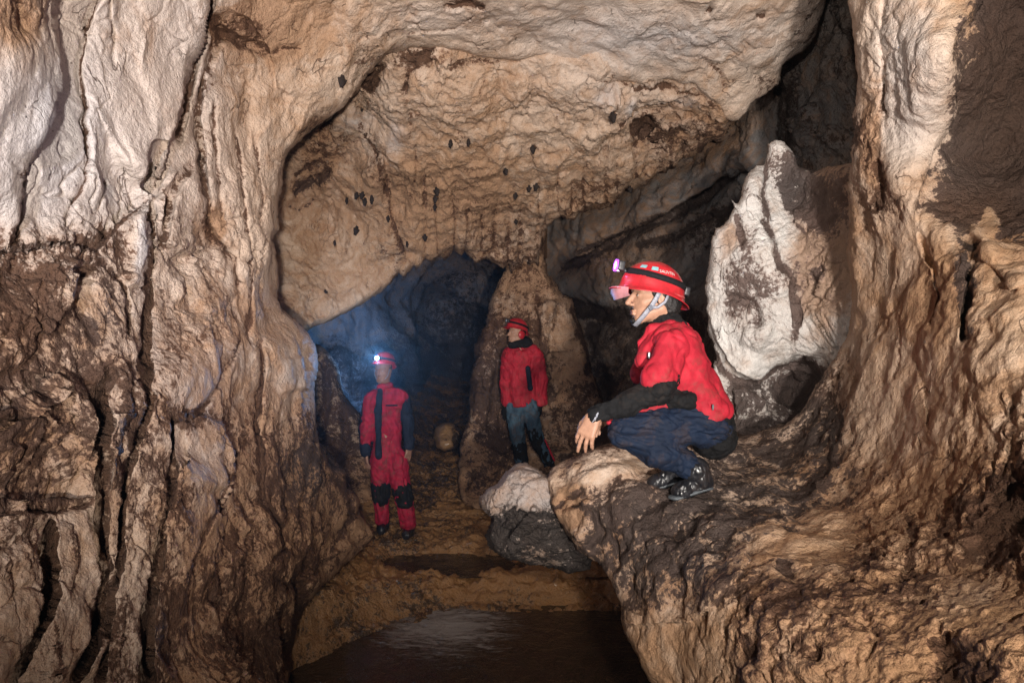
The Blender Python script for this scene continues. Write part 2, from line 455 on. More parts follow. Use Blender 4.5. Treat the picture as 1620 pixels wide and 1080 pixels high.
# how different rocks are lumped (metres outwards)
def warp(p, f, a, seed): return p + np.column_stack([fbm(p * f + s_, 3, seed) for s_ in (0, 7, 13)]) * a
def facets(p, f, seed):
    """angular faces: each cell of the rock tilted its own way, parted by fractures"""
    q = p * f; fl = np.floor(q); i = fl.astype(np.int64); fr = (q - fl).astype(np.float32)
    d1 = np.full(len(p), 9.0, np.float32); d2 = d1.copy(); h1 = np.zeros(len(p), np.float32)
    for dx in (-1, 0, 1):
        for dy in (-1, 0, 1):
            for dz in (-1, 0, 1):
                h = _hash(i[:, 0] + dx, i[:, 1] + dy, i[:, 2] + dz, seed); g = _hash(i[:, 0] + dx, i[:, 1] + dy, i[:, 2] + dz, seed + 91)
                x = dx + (h & np.uint32(1023)).astype(np.float32) / 1023 - fr[:, 0]
                y = dy + ((h >> np.uint32(10)) & np.uint32(1023)).astype(np.float32) / 1023 - fr[:, 1]
                z = dz + ((h >> np.uint32(20)) & np.uint32(1023)).astype(np.float32) / 1023 - fr[:, 2]
                t = x * ((g & np.uint32(1023)).astype(np.float32) / 512 - 1) + y * (((g >> np.uint32(10)) & np.uint32(1023)).astype(np.float32) / 512 - 1) + z * (((g >> np.uint32(20)) & np.uint32(1023)).astype(np.float32) / 512 - 1)
                d = x * x + y * y + z * z; m = d < d1
                d2 = np.where(m, d1, np.minimum(d2, d)); d1 = np.where(m, d, d1); h1 = np.where(m, t, h1)
    e = np.sqrt(d2) - np.sqrt(d1)
    return h1 * sstep(0, .10, e) - .22 * (1 - sstep(0, .10, e))
def lumps(p, tn, seed, zs=0.75):
    D = tn[:, 0]; M = np.clip(tn[:, 3], 0, 1)
    q = warp(p, 2.0, 0.22, seed) * np.array([1, 1, zs])
    gate = sstep(-.25, .45, fbm(p * 2.6, 3, seed + 40))
    r = np.clip((D * 1.5 - 0.10) * (0.55 + 0.75 * gate), 0.06, 1.15)
    a = fbm(q * 1.4, 3, seed) * 0.11
    fg = sstep(-.15, .35, fbm(p * 1.3, 2, seed + 77))
    fac = (facets(warp(q, 3, .10, seed + 12), 5.0, seed) * .040 + facets(warp(q, 6, .05, seed + 13), 12.0, seed) * .016) * (1 - .7 * M)
    bil = fac * (.3 + .9 * fg) + fbm(q * 3.6, 5, seed + 1, 0.45, ridge=True) * -0.030                   # bulges parted by creases
    slab = fbm(q * np.array([4.0, 4.0, 6.0]), 4, seed + 6, 0.6) * 0.022
    f1, f2 = worley(warp(q, 6, 0.10, seed + 3) * 15, seed); pop = (0.5 - f1) * 0.026
    fine = fbm(q * 24, 4, seed + 9, 0.62) * 0.012
    f1c, f2c = worley(warp(q, 4, 0.16, seed + 5) * 4.0, seed + 2); crk = -np.exp(-((f2c - f1c) / 0.035) ** 2) * 0.016 * sstep(-.1, .3, fbm(p * 1.7, 2, seed + 41))
    return a + bil * (0.22 + 0.85 * r) * (1 - .5 * M) + slab * (.3 + .7 * r) + (pop * r * gate + fine * (0.35 + .9 * r)) * (1 - 0.6 * M) + crk * (1 - M)
def drape(p, tn, seed):
    """flowstone: folds that run down the rock"""
    D = tn[:, 0]
    q = warp(p, 1.7, 0.20, seed)
    gate = sstep(-.3, .4, fbm(p * 2.2, 3, seed + 40))
    r = np.clip((D * 1.6 - 0.12) * (0.5 + 0.8 * gate), 0.05, 1.2)
    a = fbm(q * 1.2, 3, seed) * 0.12 + fbm(q * np.array([4.2, 4.2, 2.0]), 3, seed + 1, 0.5) * 0.045
    fg = sstep(-.15, .35, fbm(p * 1.3, 2, seed + 77))
    fac = facets(warp(q, 3, .10, seed + 12) * np.array([1, 1, .75]), 5.5, seed) * .042 + facets(warp(q, 6, .05, seed + 13), 13.0, seed) * .016
    bil = fac * (.25 + .9 * fg) + fbm(q * np.array([4.2, 4.2, 3.2]), 4, seed + 4, 0.42, ridge=True) * -0.030
    f1, f2 = worley(warp(q, 6, 0.10, seed + 3) * np.array([14, 14, 9.0]), seed); pop = (0.55 - f1) * 0.026
    fine = fbm(q * np.array([26, 26, 18]), 4, seed + 9, 0.66) * 0.014
    f1c, f2c = worley(warp(q, 4, 0.16, seed + 5) * np.array([4.2, 4.2, 2.6]), seed + 2); crk = -np.exp(-((f2c - f1c) / 0.04) ** 2) * 0.018 * sstep(-.1, .3, fbm(p * 1.7, 2, seed + 41))
    return a + bil * (.26 + .85 * r) + pop * r * gate + fine * (.22 + 1.0 * r) + crk
def curtain(p, tn, seed):
    q = p * np.array([1, 1, 1.0]); return drape(p, tn, seed) * 1.05 + fbm(warp(p, 3, .1, 5) * np.array([13, 13, 5.0]), 4, seed + 60, .55, ridge=True) * .020
# ================================================================== the cave
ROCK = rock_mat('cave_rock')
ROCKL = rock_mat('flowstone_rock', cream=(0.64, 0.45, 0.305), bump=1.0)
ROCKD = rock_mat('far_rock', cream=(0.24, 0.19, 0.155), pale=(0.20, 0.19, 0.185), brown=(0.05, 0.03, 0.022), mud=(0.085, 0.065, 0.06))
WHITE = rock_mat('white_calcite', cream=(0.74, 0.68, 0.62), pale=(0.80, 0.78, 0.76), brown=(0.15, 0.10, 0.085), gloss=0.5)
GROUND = rock_mat('stream_bed', cream=(0.40, 0.215, 0.09), pale=(0.38, 0.26, 0.17), brown=(0.06, 0.035, 0.018), ochre=(0.34, 0.16, 0.05), gloss=0.20)

def rugged(p, tn, seed):
    t_ = tn.copy(); t_[:, 0] = np.maximum(t_[:, 0], .62); t_[:, 3] *= .3
    return lumps(p, t_, seed) * 1.15
# ---- left wall with the near ceiling: one mass of rock
out = [(-540, -200), (-540, 1260), (440, 1260), (455, 1100), (462, 1060), (470, 1000), (480, 960), (515, 925), (545, 895), (572, 872), (596, 850), (586, 832), (566, 812), (570, 792),
       (550, 772), (548, 750), (522, 736), (516, 716), (506, 700), (503, 660), (498, 620), (502, 575), (498, 548), (480, 518), (468, 505), (447, 492),
       (440, 470), (444, 440), (440, 400), (433, 380), (442, 365), (440, 330), (446, 300), (452, 262), (459, 240), (478, 225), (490, 210),
       (520, 190), (545, 172), (572, 140), (582, 118), (600, 100), (612, 88), (650, 75), (690, 72), (730, 80), (770, 92), (815, 95), (850, 90), (905, 103), (955, 118),
       (1010, 130), (1060, 127), (1100, 135), (1130, 160), (1150, 188), (1166, 192), (1190, 165), (1232, 132), (1240, 105), (1270, 85), (1292, 55), (1305, 10), (1330, -60), (1345, -200)]
ctrl = [(-150, -120, 1.95), (0, 0, 2.1), (0, 300, 2.15), (0, 600, 1.95), (0, 850, 1.85), (0, 1080, 1.75), (-150, 1150, 1.6), (-150, 500, 1.8), (-540, 500, 1.45), (-540, -150, 1.6), (-540, 1200, 1.25),
        (150, 0, 2.7), (150, 300, 2.7), (150, 600, 2.35), (150, 850, 2.3), (150, 1080, 2.1), (300, 0, 3.4), (280, 300, 3.3), (300, 600, 2.95), (300, 850, 2.75),
        (300, 1080, 2.5), (400, 100, 4.0), (440, 300, 4.5), (430, 450, 4.4), (420, 650, 3.95), (420, 850, 3.6), (420, 1080, 3.2), (500, 600, 4.7),
        (500, 750, 4.7), (580, 840, 5.7), (500, 930, 4.5), (460, 1040, 4.1), (500, 0, 4.1), (520, 150, 4.6), (650, 0, 4.3), (640, 70, 4.8), (800, 0, 4.35),
        (850, 90, 5.1), (1000, 0, 4.5), (1000, 120, 5.25), (1150, 0, 4.4), (1160, 180, 5.5), (1310, 0, 4.6), (1250, 100, 5.1), (700, -150, 3.4), (1200, -150, 3.6)]
st = [([(157, -40), (157, 0), (145, 30), (132, 90), (130, 145), (135, 170), (125, 195), (134, 215), (135, 255), (127, 290), (107, 330), (88, 372)], 'g', 4.5, .09, .75),
      ([(88, 372), (107, 330), (127, 290), (135, 255), (134, 215), (125, 195), (135, 170), (130, 145), (132, 90), (145, 30), (157, 0), (165, -80)], 's', 38, .07),
      ([(22, 385), (20, 325), (20, 280), (24, 250), (55, 210), (75, 170), (90, 130), (98, 85), (100, 0), (95, -120)], 's', 42, -.16),
      ([(20, 280), (22, 250), (55, 210), (80, 165), (95, 110)], 'g', 5, .05, .15),
      ([(27, 395), (20, 325), (18, 280), (22, 240)], 'g', 6, .10, .6),
      ([(178, 283), (165, 295), (152, 320), (148, 340)], 'g', 4, .06, .4),
      ([(170, -40), (180, 30), (186, 60), (180, 90), (188, 120)], 'g', 3, .04, .5),
      ([(345, -60), (335, 0), (320, 40), (305, 90), (295, 140), (285, 200), (272, 260), (250, 310)], 's', 40, .22),
      ([(350, -60), (330, 30), (309, 90), (301, 140), (296, 200), (286, 240)], 'g', 6, .22, .5),
      ([(270, 222), (262, 250), (253, 280), (243, 303)], 'g', 11, .30, .25),  # triangular shadow, cut as a hollow and darkened in the tone
      ([(318, 180), (320, 250), (328, 320), (326, 350), (345, 385), (362, 410), (371, 470)], 'g', 5, .20, .5),
      ([(324, 100), (318, 185), (321, 250), (328, 320)], 'g', 4, .12, .4),
      ([(312, 252), (296, 290), (275, 340), (262, 400)], 'g', 6, .16, .35),
      ([(318, 262), (300, 320), (286, 400)], 'r', 24, .20),
      ([(262, 410), (300, 405), (320, 372), (330, 330)], 's', 20, -.06),
      ([(250, 305), (249, 350), (246, 450), (247, 545), (249, 600)], 'g', 4.5, .20, .6),
      ([(236, 320), (235, 400), (228, 460)], 'r', 14, .12),
      ([(250, 308), (215, 325), (185, 355), (150, 395), (100, 390), (50, 386), (-60, 392)], 's', 60, -.20),
      ([(248, 312), (215, 330), (180, 362), (150, 400)], 'g', 5, .08, .5),
      ([(130, 430), (160, 415), (195, 440), (212, 480), (214, 540)], 'g', 5, .07, .4),
      ([(130, 430), (128, 470), (150, 520), (165, 545)], 'g', 5, .06, .4),
      ([(120, 400), (133, 450), (120, 500), (100, 540)], 's', 26, .10),
      ([(178, 555), (184, 600), (182, 655), (175, 705), (172, 780), (171, 865), (178, 935), (170, 990), (145, 1045), (115, 1110)], 'g', 6, .26, .7),
      ([(115, 1100), (145, 1045), (170, 990), (178, 935), (171, 865), (172, 780), (175, 705), (182, 655), (184, 600), (178, 555)], 's', 36, .14),
      ([(246, 530), (250, 615), (240, 665), (220, 715), (205, 765), (195, 840), (188, 915), (183, 990), (165, 1100)], 'g', 6, .20, .7),
      ([(290, 640), (280, 700), (277, 755), (262, 830), (257, 890), (245, 955), (240, 1110)], 'g', 6, .22, .75),
      ([(240, 1110), (245, 955), (257, 890), (262, 830), (277, 755), (280, 700)], 's', 30, .15),
      ([(96, 815), (102, 870), (97, 930), (82, 980), (70, 1025), (52, 1100)], 'g', 6, .22, .8),
      ([(52, 1100), (70, 1025), (82, 980), (97, 930), (102, 870), (96, 815)], 's', 34, .10),
      ([(372, 530), (350, 590), (325, 645), (285, 678)], 's', 34, .12),
      ([(376, 525), (352, 590), (328, 645), (300, 668)], 'g', 4, .10, .5),
      ([(290, 655), (330, 650), (370, 690), (378, 740), (370, 790)], 's', 45, .16),
      ([(409, 520), (412, 600), (415, 690), (422, 790), (452, 838), (455, 868), (420, 892), (417, 912)], 'g', 5, .20, .7),
      ([(417, 912), (420, 892), (455, 868), (452, 838), (422, 790), (415, 690), (412, 600)], 's', 32, .13),
      ([(352, 788), (353, 815)], 'g', 8, .25, .8),
      ([(376, 700), (380, 740), (352, 785), (328, 825), (320, 862), (300, 900)], 'g', 4, .09, .6),
      ([(500, 880), (470, 915), (480, 950), (470, 1010), (462, 1070)], 'g', 9, .40, .9),
      ([(420, 905), (450, 930), (478, 925), (505, 900), (520, 850)], 'g', 5, .16, .6),
      ([(-80, 797), (40, 797), (100, 800), (165, 792)], 'g', 8, .10, .7),  # shadow band along the ledge, darkened in the tone
      ([(165, 785), (80, 790), (-80, 785)], 's', 60, -.14),
      ([(-60, 650), (40, 640), (90, 600), (130, 560)], 's', 50, .12),
      ([(-30, 700), (60, 640), (110, 640), (165, 690)], 'g', 9, .08, .8),
      ([(150, 660), (120, 610), (60, 590), (-20, 600)], 'g', 8, .06, .7),
      ([(345, 50), (368, 60), (395, 72), (432, 88)], 'g', 8, .18, .7),
      ([(340, 20), (350, 60), (335, 90), (330, 120)], 'g', 9, .12, .5),
      ([(355, 10), (400, 40), (430, 90), (440, 140), (470, 160)], 's', 50, -.10),
      ([(432, 88), (450, 75), (478, 78)], 'g', 4, .06, .5),
      ([(360, 120), (362, 250), (372, 330), (378, 470)], 'r', 22, .13), ([(395, 250), (400, 350), (404, 420), (415, 520)], 'r', 18, .12),
      ([(425, 120), (425, 220), (424, 330), (428, 440)], 'r', 16, .12), ([(380, 180), (383, 300), (388, 400), (394, 560)], 'g', 4, .09, .45),
      ([(412, 200), (414, 300), (412, 400)], 'g', 4, .07, .3), ([(345, 150), (345, 260), (350, 360)], 'g', 4, .05, .3),
      ([(440, 520), (450, 600), (470, 700), (500, 800)], 'r', 26, .14), ([(470, 560), (480, 620)], 'r', 20, .12),
      ([(540, 860), (560, 820), (545, 770), (520, 740)], 'g', 5, .10, .6), ([(550, 790), (556, 815)], 'g', 6, .16, .8),
      ([(505, 900), (540, 880), (580, 850)], 's', 26, -.18),
      ([(700, 12), (745, 5), (770, 12)], 'g', 8, .16, .9), ([(1120, 10), (1130, 18)], 'g', 8, .12, .8), ([(1195, 28), (1212, 24)], 'g', 6, .12, .8),
      ([(640, 55), (680, 50), (720, 45), (760, 20)], 'g', 3, .05, .4), ([(600, 40), (560, 60), (520, 70)], 'g', 3, .04, .3), ([(1108, 90), (1140, 120), (1152, 150)], 'g', 5, .07, .45), ([(1060, 85), (1100, 92), (1150, 60)], 'g', 3, .04, .3),
      ([(850, 60), (930, 70), (1010, 105), (1060, 118)], 's', 20, -.04)]
def t1(tn, X, Y, SX, SY):
    f = sstep(240, 320, X) * sstep(380, 440, Y); tn[..., 0] = tn[..., 0] - .03 * f; tn[..., 2] = tn[..., 2] + .12 * f; tn[..., 0] -= .05
    def blob(ch, x, y, rx, ry, v, rot=0):
        c, s = math.cos(rot), math.sin(rot); u = (SX - x) * c + (SY - y) * s; w = -(SX - x) * s + (SY - y) * c
        f = np.exp(-((u / rx) ** 2 + (w / ry) ** 2)); tn[..., ch] = tn[..., ch] * (1 - f) + v * f
    blob(1, 80, 190, 45, 80, 1.2); blob(0, 80, 190, 45, 80, .05); blob(1, 175, 300, 20, 25, 1.0); blob(0, 330, 620, 26, 70, .02, .35); blob(1, 330, 620, 26, 70, 1.2, .35)  # pale grey here and below stands for bluish light on the folds
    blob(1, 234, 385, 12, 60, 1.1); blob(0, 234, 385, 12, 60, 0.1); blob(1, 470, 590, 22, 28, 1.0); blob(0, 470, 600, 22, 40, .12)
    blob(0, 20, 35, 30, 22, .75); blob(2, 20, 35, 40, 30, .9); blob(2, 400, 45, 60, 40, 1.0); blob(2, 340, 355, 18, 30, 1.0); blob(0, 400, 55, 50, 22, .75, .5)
    blob(0, 130, 600, 50, 26, .95); blob(0, 60, 700, 80, 60, 1.0); blob(0, 40, 430, 70, 14, .95); blob(0, 130, 870, 42, 150, .36); blob(0, 30, 960, 45, 100, .38); blob(0, 225, 930, 22, 120, .45)  # dirt patches; the low columns also darkened for their weaker light
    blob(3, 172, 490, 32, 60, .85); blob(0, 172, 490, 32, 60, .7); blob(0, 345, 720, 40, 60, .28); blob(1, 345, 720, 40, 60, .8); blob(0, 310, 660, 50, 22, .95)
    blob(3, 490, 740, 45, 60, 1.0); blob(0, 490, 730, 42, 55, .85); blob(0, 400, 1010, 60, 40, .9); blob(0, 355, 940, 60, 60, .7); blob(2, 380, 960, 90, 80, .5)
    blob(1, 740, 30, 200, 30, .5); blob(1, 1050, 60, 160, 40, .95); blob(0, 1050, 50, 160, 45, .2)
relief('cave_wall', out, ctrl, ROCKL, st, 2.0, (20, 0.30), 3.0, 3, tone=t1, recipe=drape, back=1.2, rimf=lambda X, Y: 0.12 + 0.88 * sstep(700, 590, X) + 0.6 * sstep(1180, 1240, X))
tag(bpy.data.objects['cave_wall'], kind='structure')

# ---- the ceiling beyond, hanging down as a curtain of flowstone
teeth = []
rng = np.random.default_rng(4)
low = [(478, 530), (500, 515), (540, 500), (575, 480), (600, 462), (632, 432), (655, 420), (690, 408), (712, 398), (735, 393), (745, 405), (770, 408), (785, 418), (806, 416),
       (814, 428), (832, 410), (852, 424), (858, 398), (866, 365), (880, 350), (888, 340), (905, 345), (915, 335), (945, 330), (975, 315), (995, 300), (1030, 285), (1060, 270), (1075, 255), (1110, 238), (1130, 220), (1160, 196)]
for a, b in zip(low[:-1], low[1:]):
    teeth.append(a); L = math.hypot(b[0] - a[0], b[1] - a[1]); k = int(L / 11) if a[0] > 600 else 0
    for j in range(k):
        t = (j + 0.5) / k; teeth.append((a[0] + (b[0] - a[0]) * t, a[1] + (b[1] - a[1]) * t + rng.uniform(-7, 11)))
out2 = [(390, 80), (400, 500), (450, 545)] + teeth + [(1160, 130), (1120, 20), (1000, -60), (500, -60)]
ctrl2 = [(450, 250, 6.5), (450, 500, 6.5), (520, 200, 6.1), (520, 350, 7.3), (560, 480, 7.0), (600, 120, 5.3), (600, 300, 6.6), (640, 420, 7.2), (700, 100, 4.98),
         (700, 250, 6.0), (720, 395, 7.4), (830, 110, 5.28), (830, 250, 6.2), (830, 410, 7.7), (960, 130, 5.33), (960, 250, 6.15), (960, 320, 6.9), (1080, 145, 5.42),
         (1080, 240, 6.3), (1150, 190, 5.6), (700, -50, 4.9), (1100, -50, 5.0), (400, 100, 5.4)]
st2 = [([(605, 240), (612, 300), (625, 360), (640, 410)], 's', 40, .22), ([(640, 410), (628, 370), (612, 320), (600, 250)], 'g', 6, .10, .4),
       ([(560, 180), (580, 220), (600, 250)], 'g', 5, .08, .4), ([(600, 95), (590, 125), (575, 140)], 'g', 14, .30, .8), ([(615, 75), (650, 68), (680, 75), (650, 110), (640, 150)], 'g', 7, .12, .6),
       ([(500, 190), (530, 182)], 'g', 14, .2, .8), ([(455, 305), (480, 290), (510, 275), (530, 262)], 'g', 7, .16, .8), ([(460, 275), (485, 262), (510, 258)], 'g', 6, .12, .7),
       ([(450, 320), (470, 330), (500, 310)], 'g', 5, .06, .5), ([(1015, 195), (1022, 215), (1030, 225)], 'g', 12, .35, .9), ([(980, 200), (1000, 188)], 'g', 6, .12, .7),
       ([(840, 230), (846, 236)], 'g', 6, .1, .8), ([(700, 115), (760, 100), (830, 92)], 'g', 4, .06, .4), ([(905, 108), (960, 128), (1010, 142), (1060, 140), (1110, 152), (1145, 180)], 'g', 4, .05, .5),
       ([(972, 135), (975, 170), (968, 185)], 'g', 3, .05, .4)]
for k, (x, y0, y1, w) in enumerate([(655, 250, 400, 14), (678, 300, 405, 10), (700, 280, 398, 12), (722, 300, 392, 10), (745, 310, 400, 11), (768, 280, 405, 12), (790, 320, 412, 10), (808, 300, 415, 12),
                                    (832, 250, 405, 16), (852, 300, 420, 9), (870, 240, 350, 12), (890, 270, 338, 10), (912, 240, 340, 12), (940, 200, 330, 16), (965, 230, 318, 11), (985, 150, 300, 18), (1010, 240, 292, 12),
                                    (1040, 180, 280, 18), (1066, 200, 262, 12), (1090, 190, 245, 16), (625, 150, 230, 20), (640, 200, 300, 14), (820, 120, 190, 12), (590, 260, 330, 14)]):
    st2.append(([(x - 4, y0), (x + rng.uniform(-5, 5), (y0 + y1) / 2), (x + rng.uniform(-4, 4), y1)], 'r', w, .05 + 0.10 * rng.random()))
    st2.append(([(x + w * 1.3, y0 + 20), (x + w * 1.2 + rng.uniform(-5, 5), (y0 + y1) / 2), (x + w * 1.2, y1)], 'g', 3.0, .09, .25))
def t2(tn, X, Y, SX, SY):
    tn[..., 0] = np.clip(tn[..., 0] + .10 * sstep(560, 640, X), 0, 1); tn[..., 2] += .10
    f = np.exp(-(((SX - 700) / 190) ** 2 + ((SY - 300) / 60) ** 2)); tn[..., 2] = np.clip(tn[..., 2] + .25 * f, 0, 1.2)
    f = sstep(600, 560, X) * sstep(240, 300, Y); tn[..., 0] = tn[..., 0] * (1 - .35 * f) ; tn[..., 3] = np.clip(tn[..., 3] + .5 * f, 0, 1)
    for x, y, rx, ry in ((1020, 205, 26, 26), (590, 120, 22, 26), (515, 185, 22, 10), (490, 285, 45, 16), (655, 95, 40, 20)):  # hollows and holes, their shade painted into the tone
        g = np.exp(-(((SX - x) / rx) ** 2 + ((SY - y) / ry) ** 2)); tn[..., 0] = np.maximum(tn[..., 0], .95 * g)
    for x, y, rx, ry in ((960, 150, 30, 30), (1000, 175, 16, 30), (1080, 165, 40, 20), (625, 215, 16, 30), (560, 195, 30, 14)):
        g = np.exp(-(((SX - x) / rx) ** 2 + ((SY - y) / ry) ** 2)); tn[..., 1] = np.maximum(tn[..., 1], .9 * g); tn[..., 0] *= 1 - .7 * g
o = relief('cave_ceiling', out2, ctrl2, ROCKL, st2, 1.9, (10, 0.28), 2.0, 7, tone=t2, recipe=curtain, back=1.4, spread=1.45)
tag(o, kind='structure')

# ---- the far wall on the right, behind the crouching caver
out3 = [(800, 260), (1000, 130), (1230, -60), (1300, -200), (1480, -200), (1480, 400), (1440, 760), (1200, 790), (900, 790), (850, 620), (800, 420)]
ctrl3 = [(850, 300, 10.2), (870, 380, 10), (900, 450, 9.6), (1000, 330, 8.8), (1150, 250, 7.6), (1300, 50, 5.5), (1340, 200, 5.5), (1000, 450, 8.4), (1100, 400, 7.6),
         (950, 560, 8.9), (950, 640, 8.3), (950, 720, 7.4), (1050, 600, 7.2), (1100, 720, 5.6), (1200, 600, 5.7), (1400, 300, 5.6), (1300, -150, 5.2), (1420, 700, 5.0), (900, 780, 7.0)]
st3 = [([(1230, 262), (1180, 268), (1140, 285), (1090, 318), (1040, 345), (980, 370), (930, 400), (880, 425)], 's', 60, .45),
       ([(1230, 265), (1180, 270), (1140, 288), (1090, 322), (1040, 348), (985, 378), (930, 408), (870, 432)], 'g', 9, .40, .9),
       ([(1180, 320), (1120, 345), (1050, 380), (1000, 395)], 'g', 7, .25, .8), ([(900, 400), (960, 380), (1010, 350)], 'g', 6, .2, .7),
       ([(1235, 130), (1240, 200), (1235, 260)], 'g', 10, .5, .9), ([(1000, 240), (1070, 262), (1110, 245), (1160, 200)], 'g', 5, .1, .2),
       ([(880, 470), (920, 490), (980, 500), (1010, 530)], 'g', 12, .5, .9), ([(1090, 480), (1110, 540), (1130, 600)], 'g', 14, .5, .8),
       ([(940, 520), (960, 570), (1000, 600), (1020, 650)], 's', 40, .3), ([(930, 500), (945, 560), (955, 620), (970, 680)], 'g', 10, .3, .8)]
def t3(tn, X, Y, SX, SY):
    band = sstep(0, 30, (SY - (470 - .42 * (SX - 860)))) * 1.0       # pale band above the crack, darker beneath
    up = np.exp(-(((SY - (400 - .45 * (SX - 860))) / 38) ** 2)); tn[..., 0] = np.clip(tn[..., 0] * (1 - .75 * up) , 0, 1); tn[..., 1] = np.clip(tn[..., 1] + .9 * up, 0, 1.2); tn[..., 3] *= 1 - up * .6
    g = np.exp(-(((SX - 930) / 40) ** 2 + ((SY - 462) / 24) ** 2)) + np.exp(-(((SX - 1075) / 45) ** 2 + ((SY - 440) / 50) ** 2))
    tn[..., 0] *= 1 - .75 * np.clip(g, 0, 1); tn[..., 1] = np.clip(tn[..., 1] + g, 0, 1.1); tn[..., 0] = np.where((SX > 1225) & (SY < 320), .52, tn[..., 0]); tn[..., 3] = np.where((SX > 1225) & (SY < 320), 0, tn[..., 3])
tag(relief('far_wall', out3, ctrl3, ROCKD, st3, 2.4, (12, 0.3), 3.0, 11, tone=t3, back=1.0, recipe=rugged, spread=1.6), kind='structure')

# ---- the pillar behind the second caver, from the curtain down to the floor
out4 = [(800, 360), (799, 405), (794, 430), (784, 452), (774, 480), (768, 512), (755, 540), (748, 580), (742, 630), (738, 668), (727, 700), (720, 740), (722, 776), (735, 800),
        (1010, 820), (1005, 730), (985, 690), (962, 640), (940, 590), (932, 545), (915, 500), (905, 474), (888, 466), (878, 448), (868, 425), (864, 395), (868, 360)]
ctrl4 = [(835, 370, 7.95), (832, 440, 8.3), (840, 520, 8.15), (780, 520, 8.4), (900, 520, 8.3), (760, 640, 8.35), (840, 640, 8.15), (930, 640, 8.0), (735, 740, 8.0), (840, 745, 7.85),
         (960, 740, 7.4), (800, 790, 7.2), (730, 795, 7.35), (980, 800, 6.9)]
st4 = [([(905, 478), (920, 520), (935, 560), (930, 600)], 'g', 6, .2, .7), ([(870, 470), (872, 520), (880, 570)], 'r', 16, .25), ([(905, 490), (915, 540)], 'r', 12, .2),
       ([(850, 460), (852, 520), (860, 580), (870, 640)], 'g', 5, .15, .6), ([(760, 560), (765, 620), (752, 680)], 'r', 12, .15), ([(780, 500), (790, 560), (780, 640), (775, 700)], 'g', 6, .16, .5),
       ([(890, 600), (920, 640), (940, 700)], 's', 30, .2), ([(745, 690), (790, 700), (830, 690)], 'g', 6, .15, .6)]
def t4(tn, X, Y, SX, SY):
    f = sstep(470, 430, Y); tn[..., 2] = np.clip(tn[..., 2] + .5 * f, 0, 1)
    tn[..., 2] = np.clip(tn[..., 2] + .25, 0, 1); g = np.exp(-(((SX - 770) / 26) ** 2 + ((SY - 570) / 70) ** 2)); tn[..., 1] = np.clip(tn[..., 1] + g, 0, 1)
tag(relief('cave_pillar', out4, ctrl4, ROCK, st4, 2.0, (13, 0.30), 4.5, 15, tone=t4, back=1.3, recipe=rugged, spread=2.1), 'rugged brown and cream rock pillar behind the caver in jeans, joining the hanging curtain', 'rock pillar')

# ---- the far chamber behind the caver whose lamp glares
out5 = [(420, 330), (420, 860), (860, 860), (860, 330)]
ctrl5 = [(480, 450, 11), (600, 420, 11.3), (640, 600, 11.2), (500, 600, 10.5), (700, 480, 14.5), (760, 500, 14), (720, 650, 13.5), (600, 740, 10.3), (450, 740, 9.5), (720, 800, 9.6), (450, 350, 10), (830, 350, 12)]
st5 = [([(662, 760), (660, 700), (664, 620), (658, 540), (668, 480), (690, 440)], 's', 120, -1.3), ([(560, 480), (566, 560), (555, 640)], 'g', 9, .4), ([(610, 470), (622, 560), (618, 660)], 'r', 14, .4), ([(600, 700), (700, 720), (760, 700)], 'g', 10, .4, .5)]
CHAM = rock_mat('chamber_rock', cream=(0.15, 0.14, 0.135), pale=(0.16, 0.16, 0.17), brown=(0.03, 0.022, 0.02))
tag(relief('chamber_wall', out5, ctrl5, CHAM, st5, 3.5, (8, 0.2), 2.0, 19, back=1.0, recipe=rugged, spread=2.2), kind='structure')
out6 = [(480, 536), (508, 546), (522, 558), (536, 580), (538, 602), (545, 622), (560, 642), (572, 655), (586, 690), (592, 740), (600, 800), (470, 820), (455, 700), (460, 600)]
ctrl6 = [(490, 560, 8.7), (520, 600, 8.4), (500, 700, 7.7), (560, 680, 8.1), (580, 780, 7.3), (480, 790, 6.8)]
tag(relief('rock_outcrop', out6, ctrl6, ROCK, [([(515, 560), (520, 620), (505, 690)], 'g', 6, .2, .5), ([(545, 640), (550, 700), (530, 750)], 'g', 6, .2, .5)], 2.2, (16, .4), 2.5, 23, back=.8),
    'dim grey-brown rock shoulder between the left wall and the caver in the coverall', 'rock outcrop')

